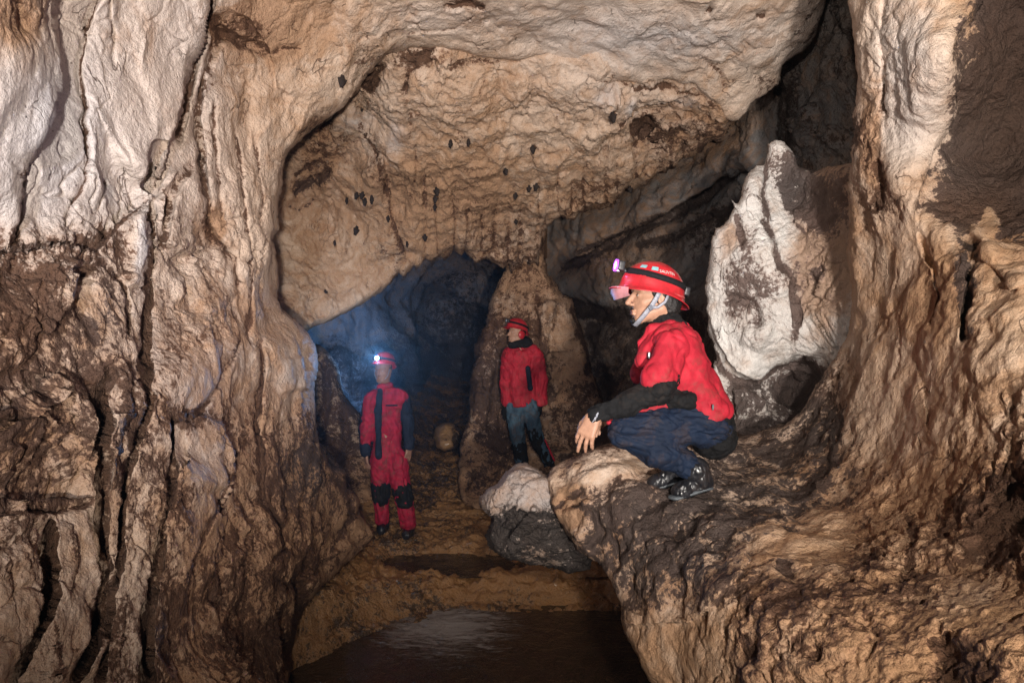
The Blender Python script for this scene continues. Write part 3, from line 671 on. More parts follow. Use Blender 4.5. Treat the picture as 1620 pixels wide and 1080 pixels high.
# ---- right wall and the ledge
out7 = [(1352, -200), (1345, -60), (1340, 0), (1346, 50), (1352, 120), (1346, 180), (1347, 226), (1342, 262), (1338, 300), (1344, 350), (1340, 400), (1348, 450), (1346, 500), (1340, 530),
        (1326, 558), (1308, 580), (1285, 615), (1262, 650), (1235, 672), (1200, 684), (1150, 690), (1100, 690), (1060, 688), (1000, 696), (960, 702), (925, 714), (898, 726), (876, 738), (862, 756), (868, 790), (880, 815),
        (894, 845), (908, 872), (928, 884), (950, 892), (962, 912), (972, 940), (980, 975), (985, 1000), (1000, 1030), (1030, 1085), (1060, 1260), (2120, 1260), (2120, -200)]
ctrl7 = [(1345, -100, 3.15), (1350, 100, 3.2), (1345, 230, 3.3), (1345, 370, 3.35), (1342, 520, 3.45), (1290, 620, 3.75), (1180, 690, 3.95), (1060, 690, 3.65), (960, 700, 3.55), (900, 740, 3.5),
         (880, 850, 3.35), (960, 900, 3.05), (1000, 1020, 2.75), (1050, 1100, 2.5), (960, 780, 3.2), (1030, 765, 3.14), (1100, 785, 2.99), (1150, 760, 3.2), (1060, 850, 2.75), (1200, 800, 2.8), (1200, 950, 2.1),
         (1300, 1080, 1.7), (1300, 720, 3.2), (1400, 600, 2.85), (1400, 300, 2.98), (1400, 50, 2.95), (1500, 100, 2.6), (1480, 400, 2.6), (1500, 600, 2.3), (1600, 600, 1.95),
         (1620, 1080, 1.3), (1600, 800, 1.7), (1400, 850, 2.15), (1750, 600, 1.7), (1750, 1150, 1.15), (1600, 100, 2.75), (1560, 250, 2.95), (1740, 50, 2.4), (1600, 400, 2.4), (1880, 500, 1.55), (2120, 500, 1.25), (2120, -150, 1.7), (2120, 1200, .95)]
st7 = [([(1600, -120), (1545, 0), (1516, 60), (1511, 130), (1500, 180), (1478, 230), (1462, 280), (1452, 330), (1448, 365)], 's', 70, .12),
       
       ([(1415, -40), (1405, 40), (1398, 120), (1400, 200)], 'g', 6, .06, .3), ([(1380, 60), (1372, 120), (1370, 240)], 'r', 16, .08), ([(1393, 250), (1390, 300), (1385, 340)], 'g', 10, .12, .7),
        ([(1448, 360), (1452, 400), (1470, 420), (1475, 460), (1470, 520)], 'g', 4, .08, .5),
       ([(1540, 350), (1560, 390), (1580, 410)], 'r', 8, .08), ([(1534, 430), (1528, 480), (1520, 545)], 'g', 5, .16, 1.0), ([(1550, 380), (1535, 420), (1532, 450)], 'g', 12, .08, .8),
       ([(1620, 470), (1580, 430), (1545, 400)], 's', 26, .06), ([(1440, 560), (1455, 620), (1460, 680)], 'g', 3, .04, .4),
       ([(1340, 560), (1290, 640), (1230, 700), (1150, 735)], 's', 70, .12), ([(1336, 640), (1330, 700), (1290, 760), (1240, 800)], 'g', 8, .07, .5),
       ([(1000, 700), (960, 722), (920, 745), (895, 760)], 'r', 12, .06), ([(1010, 740), (960, 745), (930, 760), (905, 790)], 'r', 9, .08), ([(930, 775), (900, 790), (885, 810)], 'g', 8, .10, .7),
       ([(915, 800), (925, 825), (905, 850)], 'r', 13, .12), ([(900, 800), (940, 810), (950, 840), (930, 870)], 'g', 7, .10, .6), ([(1000, 800), (1050, 830), (1110, 830)], 'g', 14, .07, .3), ([(980, 860), (1020, 880), (1060, 870)], 'g', 12, .08, .3),
       ([(1180, 830), (1182, 880), (1160, 920), (1120, 960), (1080, 985), (1000, 990)], 's', 34, .10), ([(1000, 965), (990, 990)], 'r', 10, .08),
       ([(1240, 880), (1235, 900)], 'g', 12, .06, .9), ([(1375, 860), (1380, 910)], 'g', 14, .06, .9), ([(1560, 760), (1590, 790), (1620, 800)], 'g', 22, .12, 1.0), ([(1480, 990), (1500, 1040), (1490, 1080)], 'g', 18, .08, 1.0),
       ([(1180, 1000), (1190, 1040)], 'g', 10, .05, .8), ([(1250, 1020), (1290, 1030)], 'g', 12, .05, .9), ([(1420, 790), (1440, 850), (1420, 930)], 'g', 6, .05, .6)]
def t7(tn, X, Y, SX, SY):
    f = sstep(1280, 1360, X); tn[..., 2] = tn[..., 2] + .07 * f; tn[..., 0] -= .07 * f
    def blob(ch, x, y, rx, ry, v, rot=0):
        c, s = math.cos(rot), math.sin(rot); u = (SX - x) * c + (SY - y) * s; w = -(SX - x) * s + (SY - y) * c
        f = np.exp(-((u / rx) ** 2 + (w / ry) ** 2) ** 1.5); tn[..., ch] = tn[..., ch] * (1 - f) + v * f
    blob(0, 1590, 170, 90, 190, 1.25); blob(3, 1590, 170, 90, 190, .6); blob(0, 1540, 330, 95, 34, 1.2); blob(3, 1540, 330, 95, 34, .4)  # receding far right: the dark tone partly paints its shadow
    blob(0, 1440, 120, 60, 140, .42); blob(1, 1440, 120, 60, 140, .9); blob(0, 1435, 240, 30, 60, .12, .3)
    blob(0, 1430, 590, 75, 150, .10); blob(0, 1440, 400, 60, 70, .10); blob(0, 1475, 390, 40, 30, .05); blob(0, 1480, 450, 40, 60, .3); blob(2, 1480, 460, 40, 70, .8)
    blob(0, 1575, 400, 24, 70, .08, -.6); blob(0, 1525, 440, 16, 90, 1.0); blob(0, 1568, 340, 14, 18, .0); blob(0, 1590, 500, 40, 70, .35)  # the tall dark blob paints the shade inside the slot
    blob(0, 1300, 400, 26, 130, .6); blob(2, 1310, 420, 40, 130, .8); blob(0, 1378, 220, 22, 90, .6); blob(2, 1378, 220, 22, 90, .6)
    blob(3, 1200, 780, 130, 85, 1.0, -.4); blob(0, 1200, 780, 130, 85, .78, -.4); blob(3, 1040, 860, 110, 90, 1.0); blob(0, 1040, 860, 110, 90, .85); blob(3, 1300, 680, 50, 60, 1.0, -.5); blob(0, 1300, 680, 50, 60, .75, -.5)
    blob(0, 1010, 725, 70, 22, .22); blob(1, 1010, 725, 70, 22, .35); blob(0, 960, 748, 60, 9, .02, -.35); blob(3, 990, 730, 90, 30, .1); blob(0, 905, 800, 26, 30, .35); blob(2, 905, 800, 30, 30, .9)
    blob(0, 1220, 870, 50, 50, .42); blob(0, 1300, 860, 50, 60, .42); blob(0, 1070, 1040, 80, 60, .22); blob(2, 1070, 1040, 100, 70, .5); blob(0, 1200, 940, 60, 40, .8); blob(0, 1590, 790, 60, 50, 1.1)
    blob(0, 1500, 1030, 40, 50, 1.05); blob(0, 1400, 900, 60, 60, .75); blob(0, 1560, 950, 60, 50, .45); blob(2, 1500, 900, 120, 120, .5)
def r7(p, tn, seed):
    h = lumps(p, tn, seed)
    M = np.clip(tn[:, 3], 0, 1)
    D = np.clip(tn[:, 0] * 1.5 - .2, 0, 1); f1, f2 = worley(warp(p, 9, .05, 90) * 32, 91); g1, g2 = worley(warp(p, 5, .08, 92) * 10, 93)
    h = h + ((.5 - f1) * .022 + (.5 - g1) * .036 + fbm(p * 9, 4, 94, .6) * .022) * (.25 + .75 * D) * (1 - M)
    soft = fbm(p * 6.5, 3, 77) * 0.070 + fbm(p * 17, 3, 78) * .016                         # the mud lies in soft hummocks
    return h * (1 - 0.35 * M) + soft * M
o = relief('right_wall', out7, ctrl7, ROCK, st7, 2.0, (12, 0.13), 4.2, 31, tone=t7, recipe=r7, back=1.0)
tag(o, kind='structure')

# ---- the pale standing flowstone beside the crouching caver
out8 = [(1214, 226), (1226, 220), (1238, 224), (1250, 236), (1262, 262), (1285, 272), (1310, 262), (1380, 260), (1400, 520), (1400, 640), (1330, 740), (1080, 740), (1085, 640), (1120, 600), (1128, 560), (1118, 520), (1114, 480), (1118, 430), (1127, 390), (1130, 362), (1146, 352), (1158, 330),
        (1156, 314), (1168, 322), (1176, 300), (1184, 272), (1196, 262), (1210, 260)]
ctrl8 = [(1225, 240, 4.5), (1180, 320, 4.35), (1140, 400, 4.35), (1125, 480, 4.4), (1200, 420, 4.15), (1260, 330, 4.35), (1270, 450, 4.1), (1230, 540, 4.12), (1150, 560, 4.3), (1180, 600, 4.22),
         (1310, 500, 3.85), (1345, 450, 3.62), (1345, 330, 3.7), (1390, 400, 3.5), (1390, 600, 3.6), (1240, 600, 4.42), (1300, 620, 4.2), (1180, 640, 4.35), (1150, 720, 4.1), (1300, 720, 4.1)]
st8 = [([(1210, 262), (1206, 300), (1214, 350), (1228, 400), (1250, 440), (1258, 480)], 's', 26, .16), ([(1214, 240), (1208, 300), (1216, 350), (1230, 400), (1252, 445), (1258, 500), (1262, 540)], 'g', 4, .08, .6),
       ([(1158, 330), (1170, 360), (1176, 400)], 'g', 5, .06, .5), ([(1140, 480), (1160, 470), (1190, 480), (1200, 500), (1200, 525)], 'g', 6, .10, .8), ([(1205, 480), (1215, 510), (1200, 540), (1170, 530)], 'r', 9, .06),
       ([(1118, 500), (1130, 540), (1146, 570), (1160, 590), (1200, 605), (1225, 580), (1260, 560), (1300, 572)], 's', 22, -.14), ([(1120, 540), (1140, 580), (1165, 606), (1200, 610), (1228, 588), (1300, 580)], 'g', 7, .07, .7),
       ([(1240, 640), (1260, 610), (1300, 600)], 'g', 16, .25, .9), ([(1150, 690), (1200, 672), (1250, 680)], 'g', 10, .15, .8), ([(1160, 640), (1220, 632)], 'r', 18, .18), ([(1250, 350), (1275, 370), (1290, 350)], 'g', 5, .05, .5)]
def t8(tn, X, Y, SX, SY):
    tn[..., 0] = .40; tn[..., 1] = .7; tn[..., 2] = .2; tn[..., 3] = .1
    def blob(ch, x, y, rx, ry, v, rot=0):
        c, s = math.cos(rot), math.sin(rot); u = (SX - x) * c + (SY - y) * s; w = -(SX - x) * s + (SY - y) * c
        f = np.exp(-((u / rx) ** 2 + (w / ry) ** 2) ** 1.5); tn[..., ch] = tn[..., ch] * (1 - f) + v * f
    blob(0, 1185, 455, 55, 85, .74); blob(0, 1318, 330, 34, 80, .72); blob(2, 1318, 330, 40, 90, .9); blob(1, 1318, 330, 40, 90, .1); blob(0, 1255, 300, 42, 55, 1.0); blob(3, 1255, 300, 42, 55, .9); blob(0, 1290, 330, 30, 50, .95); blob(0, 1175, 490, 40, 22, .75); blob(0, 1200, 290, 16, 60, .35); blob(0, 1225, 360, 16, 70, .2)
    blob(0, 1146, 540, 18, 44, -.2, -.5); blob(0, 1185, 578, 44, 18, -.2); blob(0, 1300, 480, 34, 70, .34); blob(2, 1300, 430, 44, 90, .9); blob(1, 1300, 430, 40, 90, .25); blob(0, 1262, 375, 30, 22, .2); blob(0, 1288, 435, 14, 22, .9); blob(0, 1150, 380, 16, 34, .25); blob(2, 1155, 375, 18, 30, .5)
    blob(0, 1258, 500, 7, 60, .8); blob(0, 1285, 640, 60, 60, 1.1); blob(3, 1285, 640, 60, 60, .6)  # last two blobs paint the shadow right of the flowstone foot
    f = sstep(590, 620, SY + (SX - 1180) * .12 * (SX > 1180)); tn[..., 0] = np.maximum(tn[..., 0], .72 * f); tn[..., 1] *= 1 - .6 * f; tn[..., 3] = np.maximum(tn[..., 3], .6 * f)  # shade below the bright lower edge, put into the tone
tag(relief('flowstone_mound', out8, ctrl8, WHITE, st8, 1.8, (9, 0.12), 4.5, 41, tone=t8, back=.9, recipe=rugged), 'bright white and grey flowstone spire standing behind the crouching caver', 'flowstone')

# ---- the pale boulder on the end of the ledge
out9 = [(830, 731), (850, 737), (868, 750), (890, 760), (930, 775), (945, 800), (945, 850), (935, 900), (900, 905), (860, 893), (806, 888), (780, 872), (768, 848), (776, 822), (762, 806), (756, 788), (768, 772), (788, 764), (800, 745), (814, 734)]
ctrl9 = [(830, 735, 3.72), (800, 770, 3.62), (860, 770, 3.56), (765, 800, 3.72), (820, 805, 3.50), (880, 800, 3.6), (800, 860, 3.75), (850, 870, 3.75), (940, 760, 3.7), (940, 880, 3.75)]
st9 = [([(790, 890), (800, 850), (830, 820), (850, 790)], 's', 30, .14), ([(785, 830), (810, 812), (850, 820), (885, 812)], 'g', 5, .10, .8), ([(800, 765), (830, 770), (860, 752)], 'g', 3, .04, .3), ([(790, 845), (830, 850), (860, 840)], 'g', 5, .08, .7)]
def t9(tn, X, Y, SX, SY):
    f = sstep(785, 840, SY + 0.15 * (820 - SX)); tn[..., 0] = .30 + .62 * f; tn[..., 1] = .7 - .5 * f; tn[..., 2] = .3; tn[..., 3] = .2 * f  # shadow on the lower half is painted as darker tone
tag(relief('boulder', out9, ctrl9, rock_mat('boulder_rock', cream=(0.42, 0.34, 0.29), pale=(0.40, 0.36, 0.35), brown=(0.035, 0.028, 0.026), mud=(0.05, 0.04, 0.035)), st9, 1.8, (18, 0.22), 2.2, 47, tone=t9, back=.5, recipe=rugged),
    'pale grey-pink boulder with its underside shade painted in at the tip of the ledge', 'boulder')
out10 = [(686, 690), (690, 674), (704, 666), (720, 668), (732, 682), (734, 700), (724, 712), (700, 714), (688, 706)]
def t10(tn, X, Y, SX, SY):
    f = sstep(708, 722, SX); tn[..., 0] = .45 + .5 * f; tn[..., 1] = .1; tn[..., 2] = .2; tn[..., 3] = .3
tag(relief('boulder', out10, [(690, 690, 9.3), (710, 675, 9.3), (710, 700, 9.1), (730, 700, 9.3)], GROUND, [], 1.6, (12, .3), 3.0, 51, tone=t10, back=.3, recipe=rugged), 'small tan boulder in the dark chamber, behind and right of the coverall caver', 'boulder')

# ---- the floor: a stream bed that steps down into a pool
GB = GROUND.node_tree.nodes['Principled BSDF']; GB.inputs['Specular IOR Level'].default_value = .6; GB.inputs['Coat Weight'].default_value = .5; GB.inputs['Coat Roughness'].default_value = .12
def ground_z(x, y):
    yb = np.interp(x, [-2.6, -1.6, -1.45, -1.03, -.37, .2, .84, 1.6, 2.6], [4.0, 4.4, 4.75, 5.28, 5.66, 5.60, 5.66, 5.5, 5.3])
    q = np.column_stack([x.ravel(), y.ravel(), np.zeros(x.size)])
    yb = yb + fbm(q * 2.2, 3, 61).reshape(x.shape) * .10
    t = y - yb
    z = -0.30 * sstep(0.0, -.5, t) + 0.20 * sstep(-.02, .36, t) + 0.05 * sstep(.36, 1.2, t) + 0.16 * np.clip(y - 7.0, 0, 9)
    z += 0.30 * sstep(-1.0, -1.9, x) * sstep(4.2, 4.9, y)
    z -= 0.15 * np.exp(-(((x + .70) / .85) ** 2 + ((y - 6.32) / .30) ** 2) ** 1.5)
    tz = z * 16; z = z * .35 + .65 * (np.floor(tz) + sstep(.55, 1.0, tz - np.floor(tz))) / 16 * (y < 6.6) + .65 * z * (y >= 6.6)
    z += 0.10 * sstep(.0, .8, x) * sstep(5.8, 6.6, y)
    return z
gx = np.arange(-2.8, 3.0, 0.016); gy = np.concatenate([np.arange(3.2, 9.0, 0.016), np.arange(9.0, 14, 0.06)])
GX, GY = np.meshgrid(gx, gy); GZ = ground_z(GX, GY)
q = np.column_stack([GX.ravel(), GY.ravel(), GZ.ravel()])
f1, f2 = worley(q * np.array([7, 10, 7]), 5); f1b, _ = worley(q * np.array([18, 24, 18]), 6); f1c, _ = worley(q * 40, 8)
GZ = GZ + (fbm(q * 2.5, 4, 63) * .05 + facets(warp(q, 4, .08, 66), 5.0, 67) * .030 + facets(q, 14.0, 68) * .012 + (0.5 - f1) * .060 + (0.5 - f1b) * .034 + (.5 - f1c) * .006 + fbm(q * np.array([9, 16, 9]), 3, 64, ridge=True) * .014).reshape(GX.shape)
tn = np.zeros((GX.size, 4), np.float32); xr, yr = GX.ravel(), GY.ravel()
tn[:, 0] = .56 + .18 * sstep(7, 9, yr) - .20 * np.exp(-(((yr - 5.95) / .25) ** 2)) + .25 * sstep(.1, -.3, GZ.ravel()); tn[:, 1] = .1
tn[:, 2] = .45 + .5 * np.exp(-(((yr - 5.9) / .4) ** 2)) ; tn[:, 3] = .15
I = np.arange(GX.size).reshape(GX.shape)
Fg = np.column_stack([I[:-1, :-1].ravel(), I[:-1, 1:].ravel(), I[1:, 1:].ravel(), I[1:, :-1].ravel()])
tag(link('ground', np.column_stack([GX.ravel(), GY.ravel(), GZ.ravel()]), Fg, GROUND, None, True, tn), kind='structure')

# water: the pool, and the thin sheet running over the step
wn = NT('cave_water'); tcw = wn.n('ShaderNodeTexCoord').outputs['Object']
nz = wn.noise(tcw, 7, 4, .6, .5); nz2 = wn.noise(tcw, 34, 3, .6)
dd = wn.n('ShaderNodeVectorMath'); dd.operation = 'DISTANCE'; wn.set(dd.inputs[0], wn.mapv(tcw, (1, 1, 1))); dd.inputs[1].default_value = (-0.52, 5.30, 0.0)
foam = wn.math('MULTIPLY', wn.ramp(wn.math('SUBTRACT', wn.math('ADD', wn.noise(wn.mapv(tcw, (5, 17, 1), (0, 0, .25)), 1.0, 7, .72, 1.6), 0.26), wn.math('MULTIPLY', dd.outputs['Value'], 0.62)), .38, .72), 0.60)
wn.set(wn.b.inputs['Base Color'], wn.mix(foam, wn.mix(nz, (.020, .011, .006), (.055, .032, .016)), (.60, .56, .54)))
wn.set(wn.b.inputs['Roughness'], wn.math('ADD', .05, wn.math('MULTIPLY', foam, .8)))
wb = wn.t.nodes.new('ShaderNodeBump'); wb.inputs['Distance'].default_value = .05; wb.inputs['Strength'].default_value = .6
wn.set(wb.inputs['Height'], wn.math('ADD', nz, wn.math('MULTIPLY', nz2, .25))); wn.set(wn.b.inputs['Normal'], wb.outputs[0])
wx_, wy_ = np.meshgrid(np.arange(-2.5, 2.2, .03), np.arange(3.0, 6.2, .03)); qq = np.column_stack([wx_.ravel(), wy_.ravel(), np.zeros(wx_.size)])
wz = fbm(qq * 6, 3, 71) * .006; I = np.arange(wx_.size).reshape(wx_.shape)
tag(link('water', np.column_stack([wx_.ravel(), wy_.ravel(), wz]), np.column_stack([I[:-1, :-1].ravel(), I[:-1, 1:].ravel(), I[1:, 1:].ravel(), I[1:, :-1].ravel()]), wn.m), kind='structure')

ux, uy = np.meshgrid(np.arange(-1.9, .9, .03), np.arange(5.9, 6.9, .03)); qq = np.column_stack([ux.ravel(), uy.ravel(), np.zeros(ux.size)])
I = np.arange(ux.size).reshape(ux.shape)
tag(link('water', np.column_stack([ux.ravel(), uy.ravel(), .158 + fbm(qq * 7, 3, 72) * .004]), np.column_stack([I[:-1, :-1].ravel(), I[:-1, 1:].ravel(), I[1:, 1:].ravel(), I[1:, :-1].ravel()]), wn.m), kind='structure')
# ---- the rest of the cavern round all this, open only behind the viewpoint
uu, vv = np.meshgrid(np.linspace(0, 2 * np.pi, 160, endpoint=False), np.linspace(0.0, 1.0, 120))
yy = -2.8 + vv * 19.5; rr = np.sqrt(np.clip(1 - (np.clip(vv - .75, 0, 1) / .25) ** 2, 0, 1))
sx_, sz_ = np.cos(uu) * (7.5 * rr + .01), 2.4 + np.sin(uu) * (5.0 * rr + .01)
q = np.column_stack([sx_.ravel(), yy.ravel(), sz_.ravel()]); nn = fbm(q * .6, 4, 81) * .9 + fbm(q * 2.2, 3, 82) * .25
q[:, 0] += np.cos(uu).ravel() * nn; q[:, 2] += np.sin(uu).ravel() * nn
I = np.arange(uu.size).reshape(uu.shape); In = np.roll(I, -1, 1)
tn = np.zeros((len(q), 4), np.float32); tn[:, 0] = .6; tn[:, 1] = .4; tn[:, 2] = .3
tag(link('outer_cave_wall', q, np.column_stack([I[:-1].ravel(), In[:-1].ravel(), In[1:].ravel(), I[1:].ravel()]), ROCKD, None, True, tn), kind='structure')
# ================================================================== bodies and clothes: smoothly joined solids, meshed as one surface
class Body:
    """Round cones, ellipsoids and boxes blended into one solid; mesh() gives its single closed surface (surface nets)."""
    def __init__(s): s.pr = []
    def cone(s, a, b, ra, rb, k=0.03, flat=None):
        """limb from a to b, radius ra -> rb; flat = (direction, factor) squashes it along a direction"""
        s.pr.append(('c', Vector(a), Vector(b), ra, rb, k, flat)); return s
    def chain(s, pts, k=0.03, flat=None):
        for (a, ra), (b, rb) in zip(pts[:-1], pts[1:]): s.cone(a, b, ra, rb, k, flat)
        return s
    def ell(s, c, r, rot=None, k=0.03): s.pr.append(('e', Vector(c), Vector(r), rot, k)); return s
    def box(s, c, r, rot=None, k=0.02, rd=0.01): s.pr.append(('b', Vector(c), Vector(r), rot, k, rd)); return s
    def cut(s, c, r, rot=None, k=0.02): s.pr.append(('-', Vector(c), Vector(r), rot, k)); return s
    def cutplane(s, p, n, k=0.004): s.pr.append(('p', Vector(p), Vector(n).normalized(), k)); return s
    def mesh(s, res, wrinkle=None, smooth=1):
        lo = np.full(3, 1e9); hi = -lo
        for q in s.pr:
            if q[0] == 'c': pts = [q[1], q[2]]; r = max(q[3], q[4]) + q[5]
            elif q[0] in 'eb': pts = [q[1]]; r = max(q[2]) * 1.75 + q[4]
            else: continue
            for p in pts: lo = np.minimum(lo, np.array(p) - r); hi = np.maximum(hi, np.array(p) + r)
        lo -= res * 3; hi += res * 3
        n = np.ceil((hi - lo) / res).astype(int) + 1
        ax = [lo[i] + np.arange(n[i]) * res for i in range(3)]
        D = np.full(tuple(n), 1.0, np.float32)
        for q in s.pr:
            if q[0] == 'c': pts = np.array([q[1], q[2]]); r = max(q[3], q[4]); k = q[5]; l = pts.min(0) - r - k - 3 * res; h = pts.max(0) + r + k + 3 * res
            elif q[0] in 'eb-': r = max(q[2]) * 1.75; k = q[4]; l = np.array(q[1]) - r - k - 3 * res; h = np.array(q[1]) + r + k + 3 * res
            else: l, h, k = lo, hi, q[3]
            i0 = np.clip(((l - lo) / res).astype(int), 0, n); i1 = np.clip(((h - lo) / res).astype(int) + 2, 0, n)
            if (i1 <= i0).any(): continue
            sl = tuple(slice(a, b) for a, b in zip(i0, i1))
            x, y, z = np.meshgrid(*[ax[i][sl[i]].astype(np.float32) for i in range(3)], indexing='ij')
            if q[0] == 'c':
                a, b, ra, rb = q[1], q[2], q[3], q[4]; e = b - a; l2 = e.length_squared + 1e-12
                px, py, pz = x - a.x, y - a.y, z - a.z
                t = np.clip((px * e.x + py * e.y + pz * e.z) / l2, 0, 1)
                rx, ry, rz = px - t * e.x, py - t * e.y, pz - t * e.z
                if q[6]:
                    m, f = q[6]; m = Vector(m).normalized(); dt = rx * m.x + ry * m.y + rz * m.z
                    rx, ry, rz = rx + m.x * dt * (f - 1), ry + m.y * dt * (f - 1), rz + m.z * dt * (f - 1)
                v = np.sqrt(rx * rx + ry * ry + rz * rz) - (ra + (rb - ra) * t)
            elif q[0] in 'e-b':
                R = (q[3] or Matrix.Identity(3)).transposed(); px, py, pz = x - q[1].x, y - q[1].y, z - q[1].z
                u = R[0][0] * px + R[0][1] * py + R[0][2] * pz; w = R[1][0] * px + R[1][1] * py + R[1][2] * pz; o = R[2][0] * px + R[2][1] * py + R[2][2] * pz
                if q[0] == 'b':
                    rd = q[5]; dx, dy, dz = np.abs(u) - q[2].x + rd, np.abs(w) - q[2].y + rd, np.abs(o) - q[2].z + rd
                    v = np.sqrt(np.maximum(dx, 0) ** 2 + np.maximum(dy, 0) ** 2 + np.maximum(dz, 0) ** 2) + np.minimum(np.maximum(dx, np.maximum(dy, dz)), 0) - rd
                else:
                    k0 = np.sqrt((u / q[2].x) ** 2 + (w / q[2].y) ** 2 + (o / q[2].z) ** 2); k1 = np.sqrt((u / q[2].x ** 2) ** 2 + (w / q[2].y ** 2) ** 2 + (o / q[2].z ** 2) ** 2) + 1e-9
                    v = k0 * (k0 - 1) / k1
            else:
                nn = q[2]; v = (x - q[1].x) * nn.x + (y - q[1].y) * nn.y + (z - q[1].z) * nn.z     # keeps the side the normal points away from
            c = D[sl]
            if q[0] in 'ceb':
                hh = np.clip(0.5 + 0.5 * (c - v) / k, 0, 1); D[sl] = c * (1 - hh) + v * hh - k * hh * (1 - hh)
            else:
                v2 = -v if q[0] == '-' else v
                hh = np.clip(0.5 - 0.5 * (c - v2) / k, 0, 1); D[sl] = c * (1 - hh) + v2 * hh + k * hh * (1 - hh)
        return nets(D, lo, res, wrinkle, smooth)
def nets(D, lo, res, wrinkle=None, smooth=1):
    neg = D < 0
    nx, ny, nz = D.shape
    cs = [(0, 0, 0), (1, 0, 0), (0, 1, 0), (1, 1, 0), (0, 0, 1), (1, 0, 1), (0, 1, 1), (1, 1, 1)]
    cnt = np.zeros((nx - 1, ny - 1, nz - 1), np.int8)
    for c in cs: cnt += neg[c[0]:nx - 1 + c[0], c[1]:ny - 1 + c[1], c[2]:nz - 1 + c[2]]
    act = (cnt > 0) & (cnt < 8); I, J, K = np.where(act)
    vals = np.stack([D[I + c[0], J + c[1], K + c[2]] for c in cs], 1)
    P_ = np.zeros((len(I), 3)); w = np.zeros(len(I)); ca = np.array(cs, float)
    for a in range(8):
        for b in range(a + 1, 8):
            if np.abs(ca[a] - ca[b]).sum() != 1: continue
            va, vb = vals[:, a], vals[:, b]; m = (va < 0) != (vb < 0)
            t = np.where(m, va / np.where(m, va - vb, 1), 0)
            P_ += np.where(m[:, None], ca[a] + (ca[b] - ca[a]) * t[:, None], 0); w += m
    P_ = P_ / w[:, None] + np.column_stack([I, J, K]); V = lo + P_ * res
    idx = -np.ones(act.shape, int); idx[I, J, K] = np.arange(len(I))
    F = []
    for axis in range(3):
        s0 = [slice(0, -1)] * 3; s1 = [slice(0, -1)] * 3; s1[axis] = slice(1, None); s0[axis] = slice(0, -1)
        a = neg[:-1, :-1, :-1] if False else None
        sh = list(D.shape); 
        A = neg.take(range(0, sh[axis] - 1), axis); B = neg.take(range(1, sh[axis]), axis)
        i, j, k = np.where(A != B); o = [1, 2, 0] if axis == 0 else ([2, 0, 1] if axis == 1 else [0, 1, 2])
        u, v = [(1, 2), (2, 0), (0, 1)][axis]
        e = np.column_stack([i, j, k]); ok = (e[:, u] > 0) & (e[:, v] > 0) & (e[:, u] < sh[u] - 1) & (e[:, v] < sh[v] - 1); e = e[ok]
        du = np.zeros(3, int); du[u] = 1; dv = np.zeros(3, int); dv[v] = 1
        g = lambda q: idx[q[:, 0], q[:, 1], q[:, 2]]
        f = np.column_stack([g(e - du - dv), g(e - dv), g(e), g(e - du)])
        fl = ~A[e[:, 0], e[:, 1], e[:, 2]]; f[fl] = f[fl][:, ::-1]; F.append(f)
    F = np.concatenate(F); F = F[(F >= 0).all(1)]
    for _ in range(smooth):                                  # one light relaxation takes the grid out of it
        acc = np.zeros_like(V); c = np.zeros(len(V))
        for a, b in ((0, 1), (1, 2), (2, 3), (3, 0)):
            np.add.at(acc, F[:, a], V[F[:, b]]); np.add.at(c, F[:, a], 1); np.add.at(acc, F[:, b], V[F[:, a]]); np.add.at(c, F[:, b], 1)
        V = V * 0.4 + 0.6 * acc / np.maximum(c, 1)[:, None]
    if wrinkle is not None:
        n = np.zeros_like(V); fn = np.cross(V[F[:, 2]] - V[F[:, 0]], V[F[:, 3]] - V[F[:, 1]])
        for a in range(4): np.add.at(n, F[:, a], fn)
        n /= np.linalg.norm(n, axis=1, keepdims=True) + 1e-9
        V = V + n * wrinkle(V)[:, None]
    return V, F
def folds(amp=0.006, f=9.0, seed=0, along=(1, 1, 0.45)):
    def w(V):
        q = V * np.array(along) * f
        q = q + np.column_stack([fbm(V * f * .35 + s_, 2, seed) for s_ in (0, 5, 9)]) * 0.9
        return amp * (fbm(q, 3, seed, .5, ridge=True) * 1.3 - .45) + amp * .25 * fbm(V * f * 3.3, 3, seed + 3) - amp * .55 * np.exp(-(gnoise(q * .9 + 3.3, seed + 8) / .07) ** 2) - amp * .35 * np.exp(-(gnoise(q * 1.9 + 8.3, seed + 9) / .10) ** 2)
    return w
def put(name, body, res, mat, parent, wrinkle=None, smooth=1):
    V, F = body.mesh(res, wrinkle, smooth); return link(name, V, F, mat, parent)
def ring_strip(pts, width_dir, w, th, closed=False):
    """a strap: a flat band along pts, w wide and th thick; width_dir gives the direction across it at each point"""
    V, F = [], []; n = len(pts)
    for i, p in enumerate(pts):
        p = Vector(p); t = (Vector(pts[(i + 1) % n if closed else min(i + 1, n - 1)]) - Vector(pts[(i - 1) % n if closed else max(i - 1, 0)])).normalized()
        a = Vector(width_dir(i) if callable(width_dir) else width_dir); a = (a - t * a.dot(t)).normalized(); b = t.cross(a)
        V += [p + a * w / 2 + b * th / 2, p - a * w / 2 + b * th / 2, p - a * w / 2 - b * th / 2, p + a * w / 2 - b * th / 2]
    for i in range(n if closed else n - 1):
        a, b = i * 4, ((i + 1) % n) * 4
        for k in range(4): F.append((a + k, a + (k + 1) % 4, b + (k + 1) % 4, b + k))
    if not closed: F += [(3, 2, 1, 0), (n * 4 - 4, n * 4 - 3, n * 4 - 2, n * 4 - 1)]
    return V, F
def frame(fwd, up):
    """rotation whose x is forward, z is up"""
    f = Vector(fwd).normalized(); u = Vector(up); u = (u - f * u.dot(f)).normalized(); l = u.cross(f)
    return Matrix((f, l, u)).transposed()
